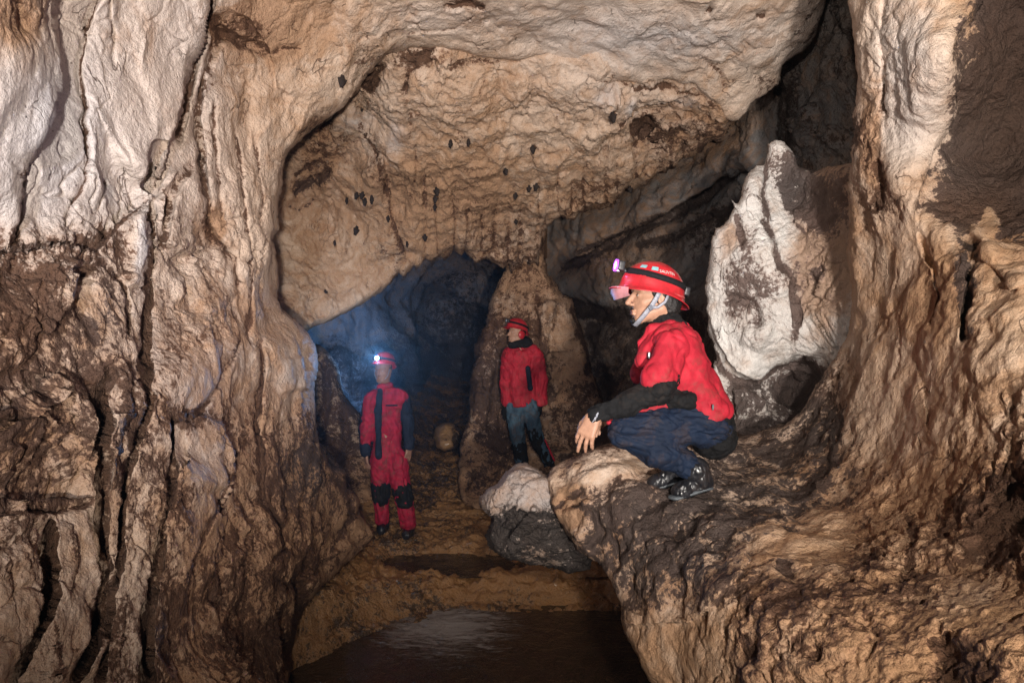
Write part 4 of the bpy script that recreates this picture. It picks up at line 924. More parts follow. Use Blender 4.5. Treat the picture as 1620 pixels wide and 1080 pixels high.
def helmet(parent, c, R, s, mats, lamp, bz=.040, lx=.140, lz=.045, name='helmet'):
    """climbing helmet: shell with a brim, black band, headlamp. c = centre of its rim, R: x forward, z up; s = scale"""
    tr = lambda p: Vector(c) + R @ (Vector(p) * s)
    V, F = [], []; nu, prof = 48, []
    for t in np.linspace(0, math.pi / 2, 14): prof.append((math.cos(t) ** .88, math.sin(t), 0))
    rows = [(1.0 + 0.26, -.10, 1), (1.0 + 0.255, -.075, 1), (1.09, -.01, 1), (1.02, 0.06, 0)] + [(r, z * 1.0 + .06, 0) for r, z, _ in prof[1:]]
    for j, (r, z, b) in enumerate(rows):
        for i in range(nu):
            a = 2 * math.pi * i / nu; ca, sa = math.cos(a), math.sin(a)
            rr = r
            if b: rr = 1.0 + (r - 1.0) * (0.50 + .75 * max(0, ca) ** 2 + .35 * max(0, -ca) ** 2)
            ridge = 1 + 0.018 * math.cos(6 * a) * max(0, 1 - abs(z - .6) / .5)
            zz = z * .118 - (0.030 * max(0, -ca) ** 2 + .008 * max(0, ca)) * (1 if b else .6 if j == 3 else .2)
            V.append(tr((ca * .132 * rr * ridge, sa * .108 * rr * ridge, zz)))
    for j in range(len(rows) - 1):
        for i in range(nu): k = (i + 1) % nu; F.append((j * nu + i, j * nu + k, (j + 1) * nu + k, (j + 1) * nu + i))
    h = link(name, V, F, mats['shell'], parent)
    m = h.modifiers.new('thick', 'SOLIDIFY'); m.thickness = 0.005 * s; m.offset = -1
    # band that holds the lamp
    pts = []
    for i in range(40):
        a = 2 * math.pi * i / 40; ca, sa = math.cos(a), math.sin(a)
        zz = bz + .012 * ca; rb = math.sqrt(max(0, 1 - (zz / .118 - .06) ** 2)) ** .88
        pts.append(tr((ca * .1345 * rb, sa * .1105 * rb, zz)))
    V, F = ring_strip(pts, R @ Vector((0, 0, 1)), .024 * s, .004 * s, True)
    link('headlamp_strap', V, F, mats['band'], h)
    V = Body()
    V.box(tr((lx, 0, lz)), Vector((.014, .030, .020)) * s, R, .004, .006)
    V.cone(tr((.108, 0, bz + .004)), tr((lx, 0, lz)), .008 * s, .008 * s, .006)
    hl = put('headlamp', V, .004, mats['lampbody'], h)
    put('battery_pack', Body().box(tr((-.136, 0, bz - .02)), Vector((.012, .030, .018)) * s, R, .004, .006), .004, mats['lampbody'], h)
    n = 20; V = [tr((lx + .0185, 0, lz))]; F = []
    for k, (r, x) in enumerate(((.016, lx + .0175), (.020, lx + .012), (.021, lx + .002))):
        for i in range(n): a = 2 * math.pi * i / n; V.append(tr((x, math.cos(a) * r, lz + math.sin(a) * r)))
    F = [(0, 1 + i, 1 + (i + 1) % n) for i in range(n)]
    for k in range(2):
        for i in range(n): j = (i + 1) % n; a = 1 + k * n; F.append((a + i, a + n + i, a + n + j, a + j))
    link('lens', V, F, lamp, hl)
    V, F = ring_strip([tr((lx + .017, math.cos(a) * .0225, lz + math.sin(a) * .0225)) for a in [k * math.pi / 12 for k in range(24)]], R @ Vector((1, 0, 0)), .010 * s, .005 * s, True)
    link('bezel', V, F, mats.get('bezel') or mats['lampbody'], hl)
    return h, tr
def hand(B, wrist, d, pn, L=0.185, spread_=0.12, curl=(20, 25, 30, 35), side=1, k=0.006, s=1.0, thumb=(0.75, .35)):
    """palm, four fingers of different length and a thumb added to a Body. d: direction of the fingers, pn: out of the back of the hand;
    side: +1 puts the thumb towards d x pn"""
    d = Vector(d).normalized(); pn = Vector(pn); pn = (pn - d * pn.dot(d)).normalized(); x = d.cross(pn) * side
    w = Vector(wrist); pl = L * .50
    for t in (-.030, -.011, .008, .027):
        B.cone(w + x * t * .55 * s, w + d * pl + x * t * s, .015 * s, .0125 * s, .012)
    for i, (t, fl) in enumerate(((.031, .070), (.010, .080), (-.011, .074), (-.031, .058))):
        base = w + d * pl * (1.0 if i in (1, 2) else .96) + x * t * s
        dirn = (d + x * (t / .031) * spread_).normalized(); c = math.radians(curl[i])
        p = base; r = .0098 * s; ax = None; cur = dirn
        for j, f in enumerate((.45, .31, .24)):
            cur = (cur * math.cos(c * (.7, 1, .8)[j]) - pn * math.sin(c * (.7, 1, .8)[j])).normalized() if True else cur
            q = p + cur * fl * f * s * 1.1; B.cone(p, q, r, r * .9, k); p = q; r *= .91
    b = w + d * pl * .22 + x * .026 * s - pn * .006
    m = b + (d * thumb[0] + x * thumb[1] * 1.9 - pn * .25).normalized() * .042 * s
    e = m + (d * 1.0 + x * thumb[1] * .5 - pn * .35).normalized() * .032 * s
    B.cone(b, m, .0135 * s, .0115 * s, .010); B.cone(m, e, .0112 * s, .009 * s, .005)
def face(B, c, R, s=1.0):
    """skull, brow, nose, lips, chin, jaw and ears; c = middle of the skull, R: x forward, y left, z up"""
    t = lambda x, y, z: Vector(c) + R @ (Vector((x, y, z)) * s)
    B.ell(t(-.012, 0, .030), Vector((.096, .076, .084)) * s, R, .02)
    B.ell(t(.022, 0, -.030), Vector((.066, .060, .078)) * s, R, .02)
    B.cone(t(.060, -.018, -.098), t(.060, .018, -.098), .020 * s, .020 * s, .022)          # chin
    for y in (-1, 1):
        B.cone(t(-.018, .055 * y, -.050), t(.050, .022 * y, -.097), .018 * s, .016 * s, .022)  # jaw
        B.cone(t(.050, .045 * y, -.030), t(.020, .062 * y, -.020), .016 * s, .012 * s, .018)   # cheekbone
        B.cone(t(.082, .014 * y, .018), t(.066, .047 * y, .015), .0100 * s, .008 * s, .010)    # brow
        B.cut(t(.090, .030 * y, -.004), Vector((.018, .017, .0115)) * s, R, .012)              # eye socket
        B.ell(t(.0665, .030 * y, -.004), Vector((.0125, .0145, .0115)) * s, R, .003)           # lids over the eye
        B.ell(t(-.012, .077 * y, -.012), Vector((.017, .006, .030)) * s, R @ Matrix.Rotation(-.2, 3, 'Y'), .005)   # ear
        B.cut(t(-.008, .086 * y, -.010), Vector((.009, .006, .017)) * s, R, .004)
        B.ell(t(.094, .011 * y, -.043), Vector((.009, .0085, .007)) * s, R, .005)              # nostril wing
    B.cone(t(.084, 0, .004), t(.108, 0, -.036), .0085 * s, .0115 * s, .008)                # nose
    B.cone(t(.086, -.017, -.068), t(.086, .017, -.068), .0062 * s, .0062 * s, .005)        # upper lip
    B.cone(t(.084, -.014, -.080), t(.084, .014, -.080), .0066 * s, .0066 * s, .005)        # lower lip
    return t
# ================================================================== people
SKIN = plain_mat('skin', (0.44, 0.24, 0.16), .5, .4, var=.18, scale=40, bump=.001, bscale=250)
SKIN2 = plain_mat('shaded_skin', (0.30, 0.16, 0.11), .5, .4, var=.2, scale=40)  # skin darkened for the shade on the coverall caver's face
HAIR = plain_mat('black_hair', (0.012, 0.010, 0.010), .5, .5, var=.5, scale=90, bump=.004, bscale=160)
RED = plain_mat('red_cloth', (0.47, 0.017, 0.036), .7, .3, alt=(0.33, 0.012, 0.026), scale=14, bump=.0016, bscale=420, grime=0.3)
DRED = plain_mat('crimson_cloth', (0.40, 0.010, 0.040), .7, .3, alt=(0.24, 0.008, 0.028), scale=18, bump=.002, bscale=300, grime=0.5)
BLACK = plain_mat('black_cloth', (0.006, 0.006, 0.007), .85, .2, alt=(0.011, 0.011, 0.012), scale=22, bump=.0015, bscale=300, grime=0.10)
NAVY = plain_mat('navy_cloth', (0.013, 0.018, 0.036), .8, .25, alt=(0.008, 0.011, 0.022), scale=22, bump=.0015, bscale=300)
JEANS = plain_mat('blue_denim', (0.005, 0.014, 0.038), .75, .3, alt=(0.005, 0.011, 0.028), scale=16, bump=.0016, bscale=500, grime=0.22)
GJEANS = plain_mat('grey_blue_denim', (0.055, 0.105, 0.15), .8, .3, alt=(0.030, 0.055, 0.085), scale=16, bump=.0016, bscale=500, grime=0.45)
RUBBER = plain_mat('black_rubber', (0.008, 0.009, 0.012), .36, .5, alt=(0.02, 0.02, 0.024), scale=25, bump=.0004, bscale=40, coat=.15, grime=0.12)
SOLE = plain_mat('grey_sole', (0.10, 0.115, 0.13), .5, .4, scale=40, bump=.001)
STRAP = plain_mat('grey_webbing', (0.36, 0.37, 0.42), .7, .3, alt=(0.22, 0.23, 0.28), scale=120, bump=.001, bscale=500)
SHELL = plain_mat('red_helmet_shell', (0.52, 0.020, 0.030), .38, .5, alt=(0.36, 0.014, 0.022), scale=20, bump=.0008, bscale=30, coat=.3, grime=0.12)
BANDM = plain_mat('black_elastic', (0.010, 0.010, 0.012), .8, .2, scale=80, bump=.001, bscale=400)
STICK = plain_mat('pale_blue_sticker', (0.25, 0.50, 0.55), .4, .5, scale=60); WHITEM = plain_mat('white_print', (0.75, 0.74, 0.72), .5, .4, scale=60)
EYE = plain_mat('eye_white', (0.55, 0.50, 0.46), .2, .6, scale=200); IRIS = plain_mat('dark_iris', (0.015, 0.008, 0.005), .1, .7, scale=200)
LIP = plain_mat('lip', (0.30, 0.12, 0.09), .45, .4, scale=60)
METAL = plain_mat('steel_clip', (0.55, 0.55, 0.57), .35, .5, metal=.8, scale=60)
HM = dict(shell=SHELL, band=BANDM, lampbody=plain_mat('lamp_housing', (0.03, 0.03, 0.035), .4, .5, scale=50))
LENS_BLUE = glow_mat('blue_white_lamp', (0.62, 0.88, 1.0), 160.0); LENS_PINK = glow_mat('violet_white_lamp', (0.92, 0.62, 1.0), 22.0)
HM['bezel'] = None
LENS_OFF = plain_mat('clear_lens', (0.70, 0.70, 0.72), .15, .7, scale=60)

def eyes(parent, t, s, hh=1):
    for y in (-1, 1):
        b = Body().ell(t(.0690, .030 * y, -.0045), Vector((.0105, .0115, .0062)) * s, None, .001)
        e = put('eye', b, .0015 * s * hh, EYE, parent)
        put('iris', Body().ell(t(.0765, .0305 * y, -.0040), Vector((.0040, .0050, .0050)) * s, None, .001), .0012 * s * hh, IRIS, e)

# ---------------------------------------------------------------- the crouching caver
D1 = 3.12
def Q(px, py, dy=0.0): return P(px, py, D1 + dy)
man = tag(empty('person', Q(1085, 790, 0)), 'person in red jacket and blue jeans crouching on the ledge with one hand dangling', 'person')
HS = 1.10
Rh = frame((-1, -.10, .06), (0, 0, 1)); hc = Q(1034, 468)
b = Body(); t = face(b, hc, Rh, HS)
b.cone(Q(1046, 492), Q(1060, 530), .060, .066, .03)
b.cone(Q(1060, 545), Q(1095, 640), .09, .09, .05)                       # trunk inside the clothes
for sd_, sh, el, wr in ((-1, Q(1056, 552, -.17), Q(1046, 614, -.22), Q(944, 655, -.19)), (1, Q(1040, 552, .17), Q(1022, 620, .18), Q(985, 652, .13))):
    b.cone(Q(1058, 545), sh, .05, .05, .03).cone(sh, el, .045, .040, .02).cone(el, wr, .040, .026, .02)
hand(b, Q(941, 656, -.19), (-.42, -.04, -.90), (-.42, -.85, .25), .18, .13, (34, 16, 24, 32), 1, .0045, 1.04, (.95, .22))
hand(b, Q(983, 654, .13), (-.9, -.04, -.4), (-.1, .4, .9), .18, .12, (25, 25, 28, 30), -1, .005, 1.0)
body = put('body', b, .0042, SKIN, man, smooth=1)
eyes(body, t, HS)
put('lips', Body().cone(t(.0895, -.013, -.068), t(.0895, .013, -.068), .0045 * HS, .0045 * HS, .003).cone(t(.0880, -.011, -.079), t(.0880, .011, -.079), .0050 * HS, .0050 * HS, .003), .0016, LIP, body)
hb = Body().ell(t(-.034, 0, .005), Vector((.084, .0830, .080)) * HS, Rh, .02).ell(t(-.062, 0, -.045), Vector((.048, .070, .050)) * HS, Rh, .03)
for y in (-1, 1): hb.cone(t(.020, .070 * y, .010), t(.012, .073 * y, -.022), .010 * HS, .006 * HS, .01)
hb.cutplane(t(.052, 0, .02), Rh @ Vector((1, 0, -.25)))
put('hair', hb, .004, HAIR, man, folds(.004, 30, 5), 0)
bb = Body().ell(t(.074, 0, -.108), Vector((.018, .020, .013)) * HS, Rh, .006)
for y in (-1, 1): bb.cone(t(.070, .015 * y, -.112), t(.045, .030 * y, -.112), .008 * HS, .005 * HS, .006).cone(t(.093, .004 * y, -.0585), t(.086, .018 * y, -.064), .0032 * HS, .0022 * HS, .002)
put('beard', bb, .0022, HAIR, man, folds(.002, 60, 6), 0)
for y in (-1, 1): put('eyebrow', Body().cone(t(.088, .016 * y, .023), t(.070, .048 * y, .021), .0042 * HS, .0028 * HS, .002), .0018, HAIR, man, None, 0)
Rhel = frame((-1, -.10, .20), (0, 0, 1))
hel, th = helmet(man, Q(1031, 462), Rhel, 1.13, dict(HM, bezel=glow_mat('violet_halo_bezel', (.35, .08, .75), 1.6)), LENS_PINK, .050, .148, .076)  # violet glow of the bezel stands in for the lamp's halo
V, F = [], []
for zz, rr in ((-.012, 1.24), (-.034, 1.20), (-.062, 1.06)):
    for i in range(17):
        a = (i / 16 - .5) * 1.5; V.append(th((math.cos(a) * .135 * rr, math.sin(a) * .115 * rr, zz + .08 * (1 - math.cos(a)) * (zz < -.04))))
F = [(r * 17 + i, r * 17 + i + 1, (r + 1) * 17 + i + 1, (r + 1) * 17 + i) for r in (0, 1) for i in range(16)]
link('visor', V, F, plain_mat('visor_pink_glow', (.85, .38, .42), .55, .3, scale=20, transmission=.35), hel)  # added sheet, its pink colour stands for the glow under the brim
# lettering and stickers on the near side of the shell
def on_shell(a, z, out=.004):
    rb = math.sqrt(max(0, 1 - (z / .118 - .06) ** 2)) ** .88
    return th((math.cos(a) * .132 * rb * (1 + out * 8), math.sin(a) * .108 * rb * (1 + out * 8), z))
def patch(name, a0, a1, z0, z1, mat, n=8):
    V = [on_shell(a0 + (a1 - a0) * i / n, z) for z in (z0, (z0 + z1) / 2, z1) for i in range(n + 1)]; m = n + 1
    F = [(r * m + i, r * m + i + 1, (r + 1) * m + i + 1, (r + 1) * m + i) for r in (0, 1) for i in range(n)]
    return link(name, V, F, mat, hel)
patch('sticker', .72, .98, .078, .092, STICK); patch('sticker', 1.18, 1.42, .074, .090, STICK)
def shell_text(word, a0, z, h):
    cu = bpy.data.curves.new('lettering', 'FONT'); cu.body = word; cu.size = h * 1.35; cu.extrude = 0.0
    o = bpy.data.objects.new('lettering', cu); C.objects.link(o)
    me = bpy.data.meshes.new_from_object(o, depsgraph=bpy.context.evaluated_depsgraph_get()); C.objects.unlink(o); bpy.data.objects.remove(o)
    V = [on_shell(a0 + v.co.x / .115, z + v.co.y, .006) for v in me.vertices]; F = [tuple(p.vertices) for p in me.polygons]
    return link('lettering', V, F, WHITEM, hel, False)
shell_text('SAUVTN', 1.46, .070, .013)
patch('trim', .2, 2.9, -.004, .000, plain_mat('pale_trim', (.5, .12, .12), .5, .4), 24)
link('chin_strap', *ring_strip([t(-.002, .094, .030), t(.012, .093, -.008), t(.030, .086, -.045), t(.050, .072, -.078), t(.066, .050, -.106), t(.076, .018, -.128), t(.073, -.018, -.126)],
     lambda i: Rh @ Vector((.85, .2, .45)), .021, .005), STRAP, hel)
link('chin_strap', *ring_strip([t(-.036, .093, .010), t(-.018, .098, -.030), t(.008, .094, -.052), t(.034, .088, -.056)], lambda i: Rh @ Vector((.7, .2, .6)), .012, .004), STRAP, hel)
put('buckle', Body().box(t(.036, .088, -.056), (.010, .005, .012), Rh @ Matrix.Rotation(.6, 3, 'Y'), .002, .003), .0022, plain_mat('grey_buckle', (.12, .13, .17), .4, .5), hel, None, 0)

up = Vector((-.150, 0, .389)); Rt = frame((-.92, 0, -.36), up)
j = Body()
j.ell(Q(1068, 572), (.135, .170, .170), Rt, .05).ell(Q(1098, 622, 0), (.118, .165, .15), Rt, .06).ell(Q(1116, 652), (.115, .172, .085), Rt, .05)
j.cone(Q(1052, 545, -.10), Q(1052, 545, .10), .085, .085, .05).cone(Q(1075, 540, -.05), Q(1075, 540, .05), .075, .075, .05)
j.cone(Q(1062, 548, -.165), Q(1043, 600, -.215), .070, .079, .014)              # near sleeve, wide at its hem
j.cone(Q(1044, 548, .165), Q(1024, 592, .19), .074, .080, .03)
j.cone(Q(1038, 528, -.05), Q(1026, 545, -.04), .030, .022, .03).cone(Q(1026, 556, -.09), Q(1018, 570, -.09), .045, .040, .03)
j.cut(Q(1034, 628, -.225), (.11, .12, .050), frame((-.85, 0, -.5), (-.2, 0, 1)), .01)
j.cut(Q(1086, 632, -.19), (.062, .07, .032), frame((-1, 0, -.22), (0, 0, 1)), .012)
j.cutplane(Q(1128, 676), (-.25, 0, -1), .01)
jk = put('jacket', j, .0055, RED, man, folds(.015, 6.0, 21, (1, 1, .55)), 1)
u = Body().cone(Q(1052, 596, -.19), Q(1043, 614, -.22), .062, .062, .03).cone(Q(1043, 614, -.22), Q(990, 640, -.215), .058, .047, .03).cone(Q(990, 640, -.215), Q(941, 656, -.19), .047, .034, .02)
u.ell(Q(1082, 630, -.10), (.10, .07, .055), frame((-1, 0, -.2), (0, 0, 1)), .03)
u.cone(Q(1026, 596, .18), Q(1018, 618, .19), .058, .052, .03).cone(Q(1018, 618, .19), Q(988, 650, .14), .048, .036, .02).cone(Q(1051, 510), Q(1064, 536), .073, .092, .02)
u.cone(Q(1118, 668), Q(1128, 690, 0), .12, .10, .04, ((0, 1, 0), .75))
put('undershirt', u, .0050, BLACK, man, folds(.010, 12, 22, (1, 1, 1)), 1)
link('wristband', *ring_strip([Q(942 + 6 * math.sin(a) * .2, 656, -.19) + Vector((math.sin(a) * .012, math.cos(a) * .036, math.sin(a) * .034)) for a in [k * math.pi / 10 for k in range(20)]], (1, 0, .4), .010, .004, True), STRAP, man)
col = Body().cone(Q(1032, 520, -.07), Q(1014, 542, -.05), .020, .012, .02).cone(Q(1032, 520, -.07), Q(1062, 515, -.075), .020, .022, .02).cone(Q(1062, 515, -.075), Q(1078, 522, 0), .022, .024, .02).cone(Q(1032, 520, .07), Q(1078, 522, 0), .02, .024, .02).cone(Q(1014, 542, -.05), Q(1012, 560, -.05), .012, .010, .015)
put('collar', col, .0045, RED, jk, folds(.004, 14, 4), 1)
put('snap', Body().box(Q(1027, 562, -.165), (.006, .004, .014), None, .002, .003), .0025, METAL, jk, None, 0)
put('zip_pull', Body().box(Q(1128, 644, -.185), (.004, .004, .013), None, .002, .003), .0022, SOLE, jk, None, 0)
put('jacket_hem', Body().cone(Q(962, 668, -.11), Q(1000, 655, -.10), .010, .022, .01, ((0, 1, 0), .5)).cone(Q(1000, 655, -.10), Q(1050, 640, -.10), .022, .03, .02), .005, RED, jk, folds(.004, 12, 9), 1)
tr_ = Body().ell(Q(1118, 676), (.105, .165, .088), None, .05)
tr_.cone(Q(1108, 668, -.08), Q(990, 682, -.13), .100, .066, .03).cone(Q(990, 682, -.13), Q(1040, 712, -.13), .066, .066, .03).cone(Q(1040, 712, -.13), Q(1098, 740, -.12), .066, .052, .03)
tr_.cone(Q(1108, 668, .08), Q(1014, 668, .13), .095, .064, .03).cone(Q(1014, 668, .13), Q(1064, 736, .06), .060, .050, .03)
put('trousers', tr_, .0055, JEANS, man, folds(.014, 11, 23, (.6, 1, 1.4)), 1)
for (hx, hy, tx, ty, dy, ax_, ay) in ((1112, 762, 1072, 777, -.13, 1102, 744), (1072, 750, 1033, 763, .03, 1064, 736)):
    bo = Body().cone(Q(hx, hy, dy), Q(tx + 8, ty - 1, dy), .034, .037, .03).cone(Q(tx + 8, ty - 1, dy), Q(tx, ty + 1, dy), .037, .030, .02).cone(Q(ax_, ay, dy), Q(hx, hy, dy), .055, .037, .03)
    bt = put('boot', bo, .0045, RUBBER, man, folds(.007, 16, 24), 1)
    put('sole', Body().cone(Q(hx + 4, hy + 9, dy), Q(tx - 2, ty + 9, dy), .036, .038, .01, ((0, .0, 1), 3.0)), .004, SOLE, bt, None, 0)

# ---------------------------------------------------------------- the caver in the red coverall
def Q1(px, py, dy=0.0): return P(px, py, 6.75 + dy)
m1 = tag(empty('person', Q1(622, 849)), 'person in crimson coverall with black knee patches standing by the stream, headlamp glaring', 'person')
b = Body(); R1 = frame((-.30, -1, -.02), (0, 0, 1)); t = face(b, Q1(606, 585), R1, 1.02)
b.cone(Q1(607, 596), Q1(609, 618, .02), .055, .060, .03).cone(Q1(610, 630, .02), Q1(612, 720, .02), .09, .09, .05)
b.cone(Q1(588, 632), Q1(580, 680), .04, .036, .02).cone(Q1(580, 680), Q1(579, 716, -.03), .034, .025, .02).cone(Q1(638, 630, .03), Q1(647, 672, .04), .04, .036, .02).cone(Q1(647, 672, .04), Q1(647, 706, .0), .034, .025, .02)
hand(b, Q1(579, 716, -.03), (.06, -.1, -1), (-.8, -.5, 0), .18, .1, (14, 18, 22, 24), 1, .006, .95)
hand(b, Q1(647, 704, .0), (-.06, -.12, -1), (.75, -.6, 0), .18, .1, (14, 20, 24, 26), -1, .006, .98)
for x in (603, 640): b.cone(Q1(612 + (x - 612) * .5, 735), Q1(x, 810), .05, .04, .03)
bd = put('body', b, .0065, SKIN2, m1, smooth=1); eyes(bd, t, 1.02, 1.6)
put('hair', Body().ell(t(-.025, 0, .015), Vector((.086, .080, .085)), R1, .02).cutplane(t(.030, 0, 0), R1 @ Vector((1, 0, -.3))), .007, HAIR, m1, folds(.004, 30, 5), 0)
hel1, th1 = helmet(m1, Q1(608, 575), frame((-.30, -1, .16), (0, 0, 1)), .95, dict(HM, bezel=glow_mat('blue_halo_bezel', (.08, .35, .85), 4.0)), LENS_BLUE, .030, .150, .036)  # bezel emits blue to imitate the glare round the lens
link('chin_strap', *ring_strip([t(.015, -.078, .01), t(.035, -.070, -.05), t(.062, -.030, -.110), t(.066, 0, -.122), t(.062, .030, -.110), t(.035, .070, -.05), t(.015, .078, .01)], lambda i: R1 @ Vector((1, 0, .3)), .014, .004), STRAP, hel1)
c = Body().cone(Q1(596, 632, .02), Q1(628, 630, .03), .105, .108, .06).cone(Q1(612, 640, .02), Q1(612, 728, .02), .138, .142, .06, ((.1, 1, 0), 1.35)).cone(Q1(608, 614, 0), Q1(609, 624, .01), .066, .085, .03)
c.cone(Q1(588, 632), Q1(581, 678), .066, .058, .03).cone(Q1(581, 678), Q1(579, 714, -.03), .055, .046, .02)
c.cone(Q1(603, 728), Q1(602, 776), .104, .078, .04).cone(Q1(602, 776), Q1(604, 820, .02), .078, .066, .03).cone(Q1(626, 728), Q1(638, 784, -.02), .106, .080, .04).cone(Q1(638, 784, -.02), Q1(646, 828, 0), .080, .068, .03)
cv = put('coverall', c, .009, DRED, m1, folds(.022, 6.5, 41, (1, 1, .55)), 1)
put('collar', Body().cone(Q1(600, 612, -.05), Q1(617, 609, -.04), .028, .026, .02).cone(Q1(617, 609, -.04), Q1(619, 612, .04), .026, .026, .02), .008, DRED, cv, None, 1)
put('sleeve', Body().cone(Q1(637, 630, .03), Q1(646, 674, .04), .068, .060, .03).cone(Q1(646, 674, .04), Q1(647, 704, .0), .058, .048, .02).cone(Q1(632, 622, .06), Q1(637, 640, .07), .06, .06, .03), .009, NAVY, cv, folds(.018, 8, 42), 1)
put('sleeve_panel', Body().cone(Q1(581, 640, .05), Q1(575, 680, .03), .045, .045, .02).cone(Q1(575, 680, .03), Q1(576, 712, .0), .042, .040, .02), .009, NAVY, cv, folds(.012, 8, 43), 1)
put('placket', Body().cone(Q1(601, 618, -.105), Q1(598, 650, -.125), .026, .034, .02, ((0, 1, 0), 1.6)).cone(Q1(598, 650, -.125), Q1(599, 722, -.115), .034, .032, .02, ((0, 1, 0), 1.6)), .008, NAVY, cv, folds(.008, 8, 44), 1)
put('pocket_trim', Body().cone(Q1(611, 641, -.125), Q1(628, 641, -.105), .009, .009, .01), .006, NAVY, cv, None, 1)
put('cuff', Body().cone(Q1(579, 707, -.03), Q1(579, 715, -.03), .052, .050, .01), .008, NAVY, cv, folds(.006, 10, 45), 1)
for kx, ky, ax_, ay, dy in ((602, 768, 603, 786, -.01), (636, 775, 641, 792, -.03)):
    put('knee_patch', Body().cone(Q1(kx, ky, dy), Q1(ax_, ay, dy), .092, .084, .02), .009, BLACK, cv, folds(.016, 8, 46), 1)
for kx, ky, tx, ty in ((606, 826, 603, 838), (647, 832, 642, 846)):
    bo = Body().cone(Q1(kx, ky - 6, .03), Q1(kx, ky + 8, .05), .062, .052, .03).cone(Q1(kx, ky + 8, .05), Q1(tx, ty, -.10), .050, .044, .03)
    put('boot', bo, .008, RUBBER, m1, folds(.008, 12, 47), 1)

# ---------------------------------------------------------------- the caver beside the pillar
def Q2(px, py, dy=0.0): return P(px, py, 7.8 + dy)
m2 = tag(empty('person', Q2(848, 746)), 'person in red jacket, black gloves and grey jeans standing before the rock pillar', 'person')
b = Body(); R2 = frame((-.85, -.52, .10), (0, 0, 1)); t = face(b, Q2(817, 526), R2, 1.02)
b.cone(Q2(819, 536), Q2(823, 552), .055, .060, .03).cone(Q2(824, 565), Q2(828, 640), .09, .09, .05)
b.cone(Q2(804, 565), Q2(800, 640), .04, .03, .02).cone(Q2(848, 562), Q2(852, 634), .04, .03, .02)
for kx, ky, ax_, ay in ((819, 690, 826, 736), (846, 686, 870, 736)): b.cone(Q2(826 + (kx - 832) * .7, 650), Q2(kx, ky), .05, .045, .03).cone(Q2(kx, ky), Q2(ax_, ay), .045, .035, .03)
bd = put('body', b, .0068, SKIN, m2, smooth=1); eyes(bd, t, 1.02, 1.6)
put('hair', Body().ell(t(-.030, 0, .010), Vector((.084, .081, .086)), R2, .02).cutplane(t(.025, 0, 0), R2 @ Vector((1, 0, -.3))), .007, HAIR, m2, folds(.004, 30, 5), 0)
hel2, th2 = helmet(m2, Q2(818, 520), frame((-.85, -.52, .22), (0, 0, 1)), 1.0, HM, LENS_OFF, .040, .142, .060)
put('ear_guard', Body().ell(t(-.020, .082, -.022), (.045, .022, .050), R2, .01), .007, SHELL, hel2, None, 1)
j = Body().cone(Q2(808, 562), Q2(842, 558), .095, .095, .06).cone(Q2(826, 575), Q2(828, 630), .165, .175, .06, ((-.3, 1, 0), 1.35))
j.cone(Q2(805, 565), Q2(800, 600), .068, .065, .04).cone(Q2(800, 600), Q2(801, 636), .062, .062, .03).cone(Q2(849, 562), Q2(856, 600), .070, .070, .03).cone(Q2(856, 600), Q2(856, 636), .066, .070, .03)
j.cutplane(Q2(828, 642), (0.03, 0, -1), .012)
jk = put('jacket', j, .009, RED, m2, folds(.022, 6.5, 51, (1, 1, .6)), 1)
put('collar', Body().cone(Q2(811, 546, -.04), Q2(834, 543, -.03), .050, .055, .03).cone(Q2(834, 543, -.03), Q2(832, 540, .05), .055, .05, .03), .008, BLACK, m2, folds(.010, 10, 52), 1)
put('sleeve_panel', Body().cone(Q2(835, 582, -.145), Q2(839, 614, -.150), .028, .030, .02, ((0, 1, 0), 1.4)), .007, NAVY, jk, None, 1)
tr_ = Body().cone(Q2(815, 640), Q2(838, 640), .10, .10, .05).cone(Q2(814, 645), Q2(819, 690), .098, .080, .03).cone(Q2(819, 690), Q2(825, 728), .078, .068, .03).cone(Q2(838, 645), Q2(847, 686), .098, .074, .03).cone(Q2(847, 686), Q2(868, 730), .072, .058, .03)
tj = put('trousers', tr_, .009, GJEANS, m2, folds(.018, 8, 53), 1)
put('gaiter', Body().cone(Q2(821, 704), Q2(826, 730), .084, .076, .02), .009, BLACK, tj, folds(.014, 9, 54), 1)
put('gaiter', Body().cone(Q2(845, 682), Q2(852, 700), .082, .076, .03).cone(Q2(852, 700), Q2(868, 730), .076, .064, .02), .009, BLACK, tj, folds(.014, 9, 55), 1)
put('piping', Body().cone(Q2(862, 696, -.03), Q2(877, 728, -.03), .014, .012, .01), .007, RED, tj, None, 1)
for px_, py_, dx in ((800, 652, .0), (853, 646, .0)):
    b = Body(); hand(b, Q2(px_, py_ - 10), (-.02, -.1, -1), (-.5 if px_ < 820 else .7, -.7, 0), .19, .08, (22, 26, 30, 34), 1 if px_ < 820 else -1, .010, 1.15)
    put('glove', b, .0065, BLACK, m2, None, 1)
for kx, ky, tx, ty in ((827, 733, 818, 740), (868, 735, 882, 743)):
    put('boot', Body().cone(Q2(kx, ky - 5, .02), Q2(kx, ky + 3, .03), .062, .052, .03).cone(Q2(kx, ky + 3, .03), Q2(tx, ty, -.08), .048, .042, .03), .008, RUBBER, m2, folds(.006, 12, 56), 1)

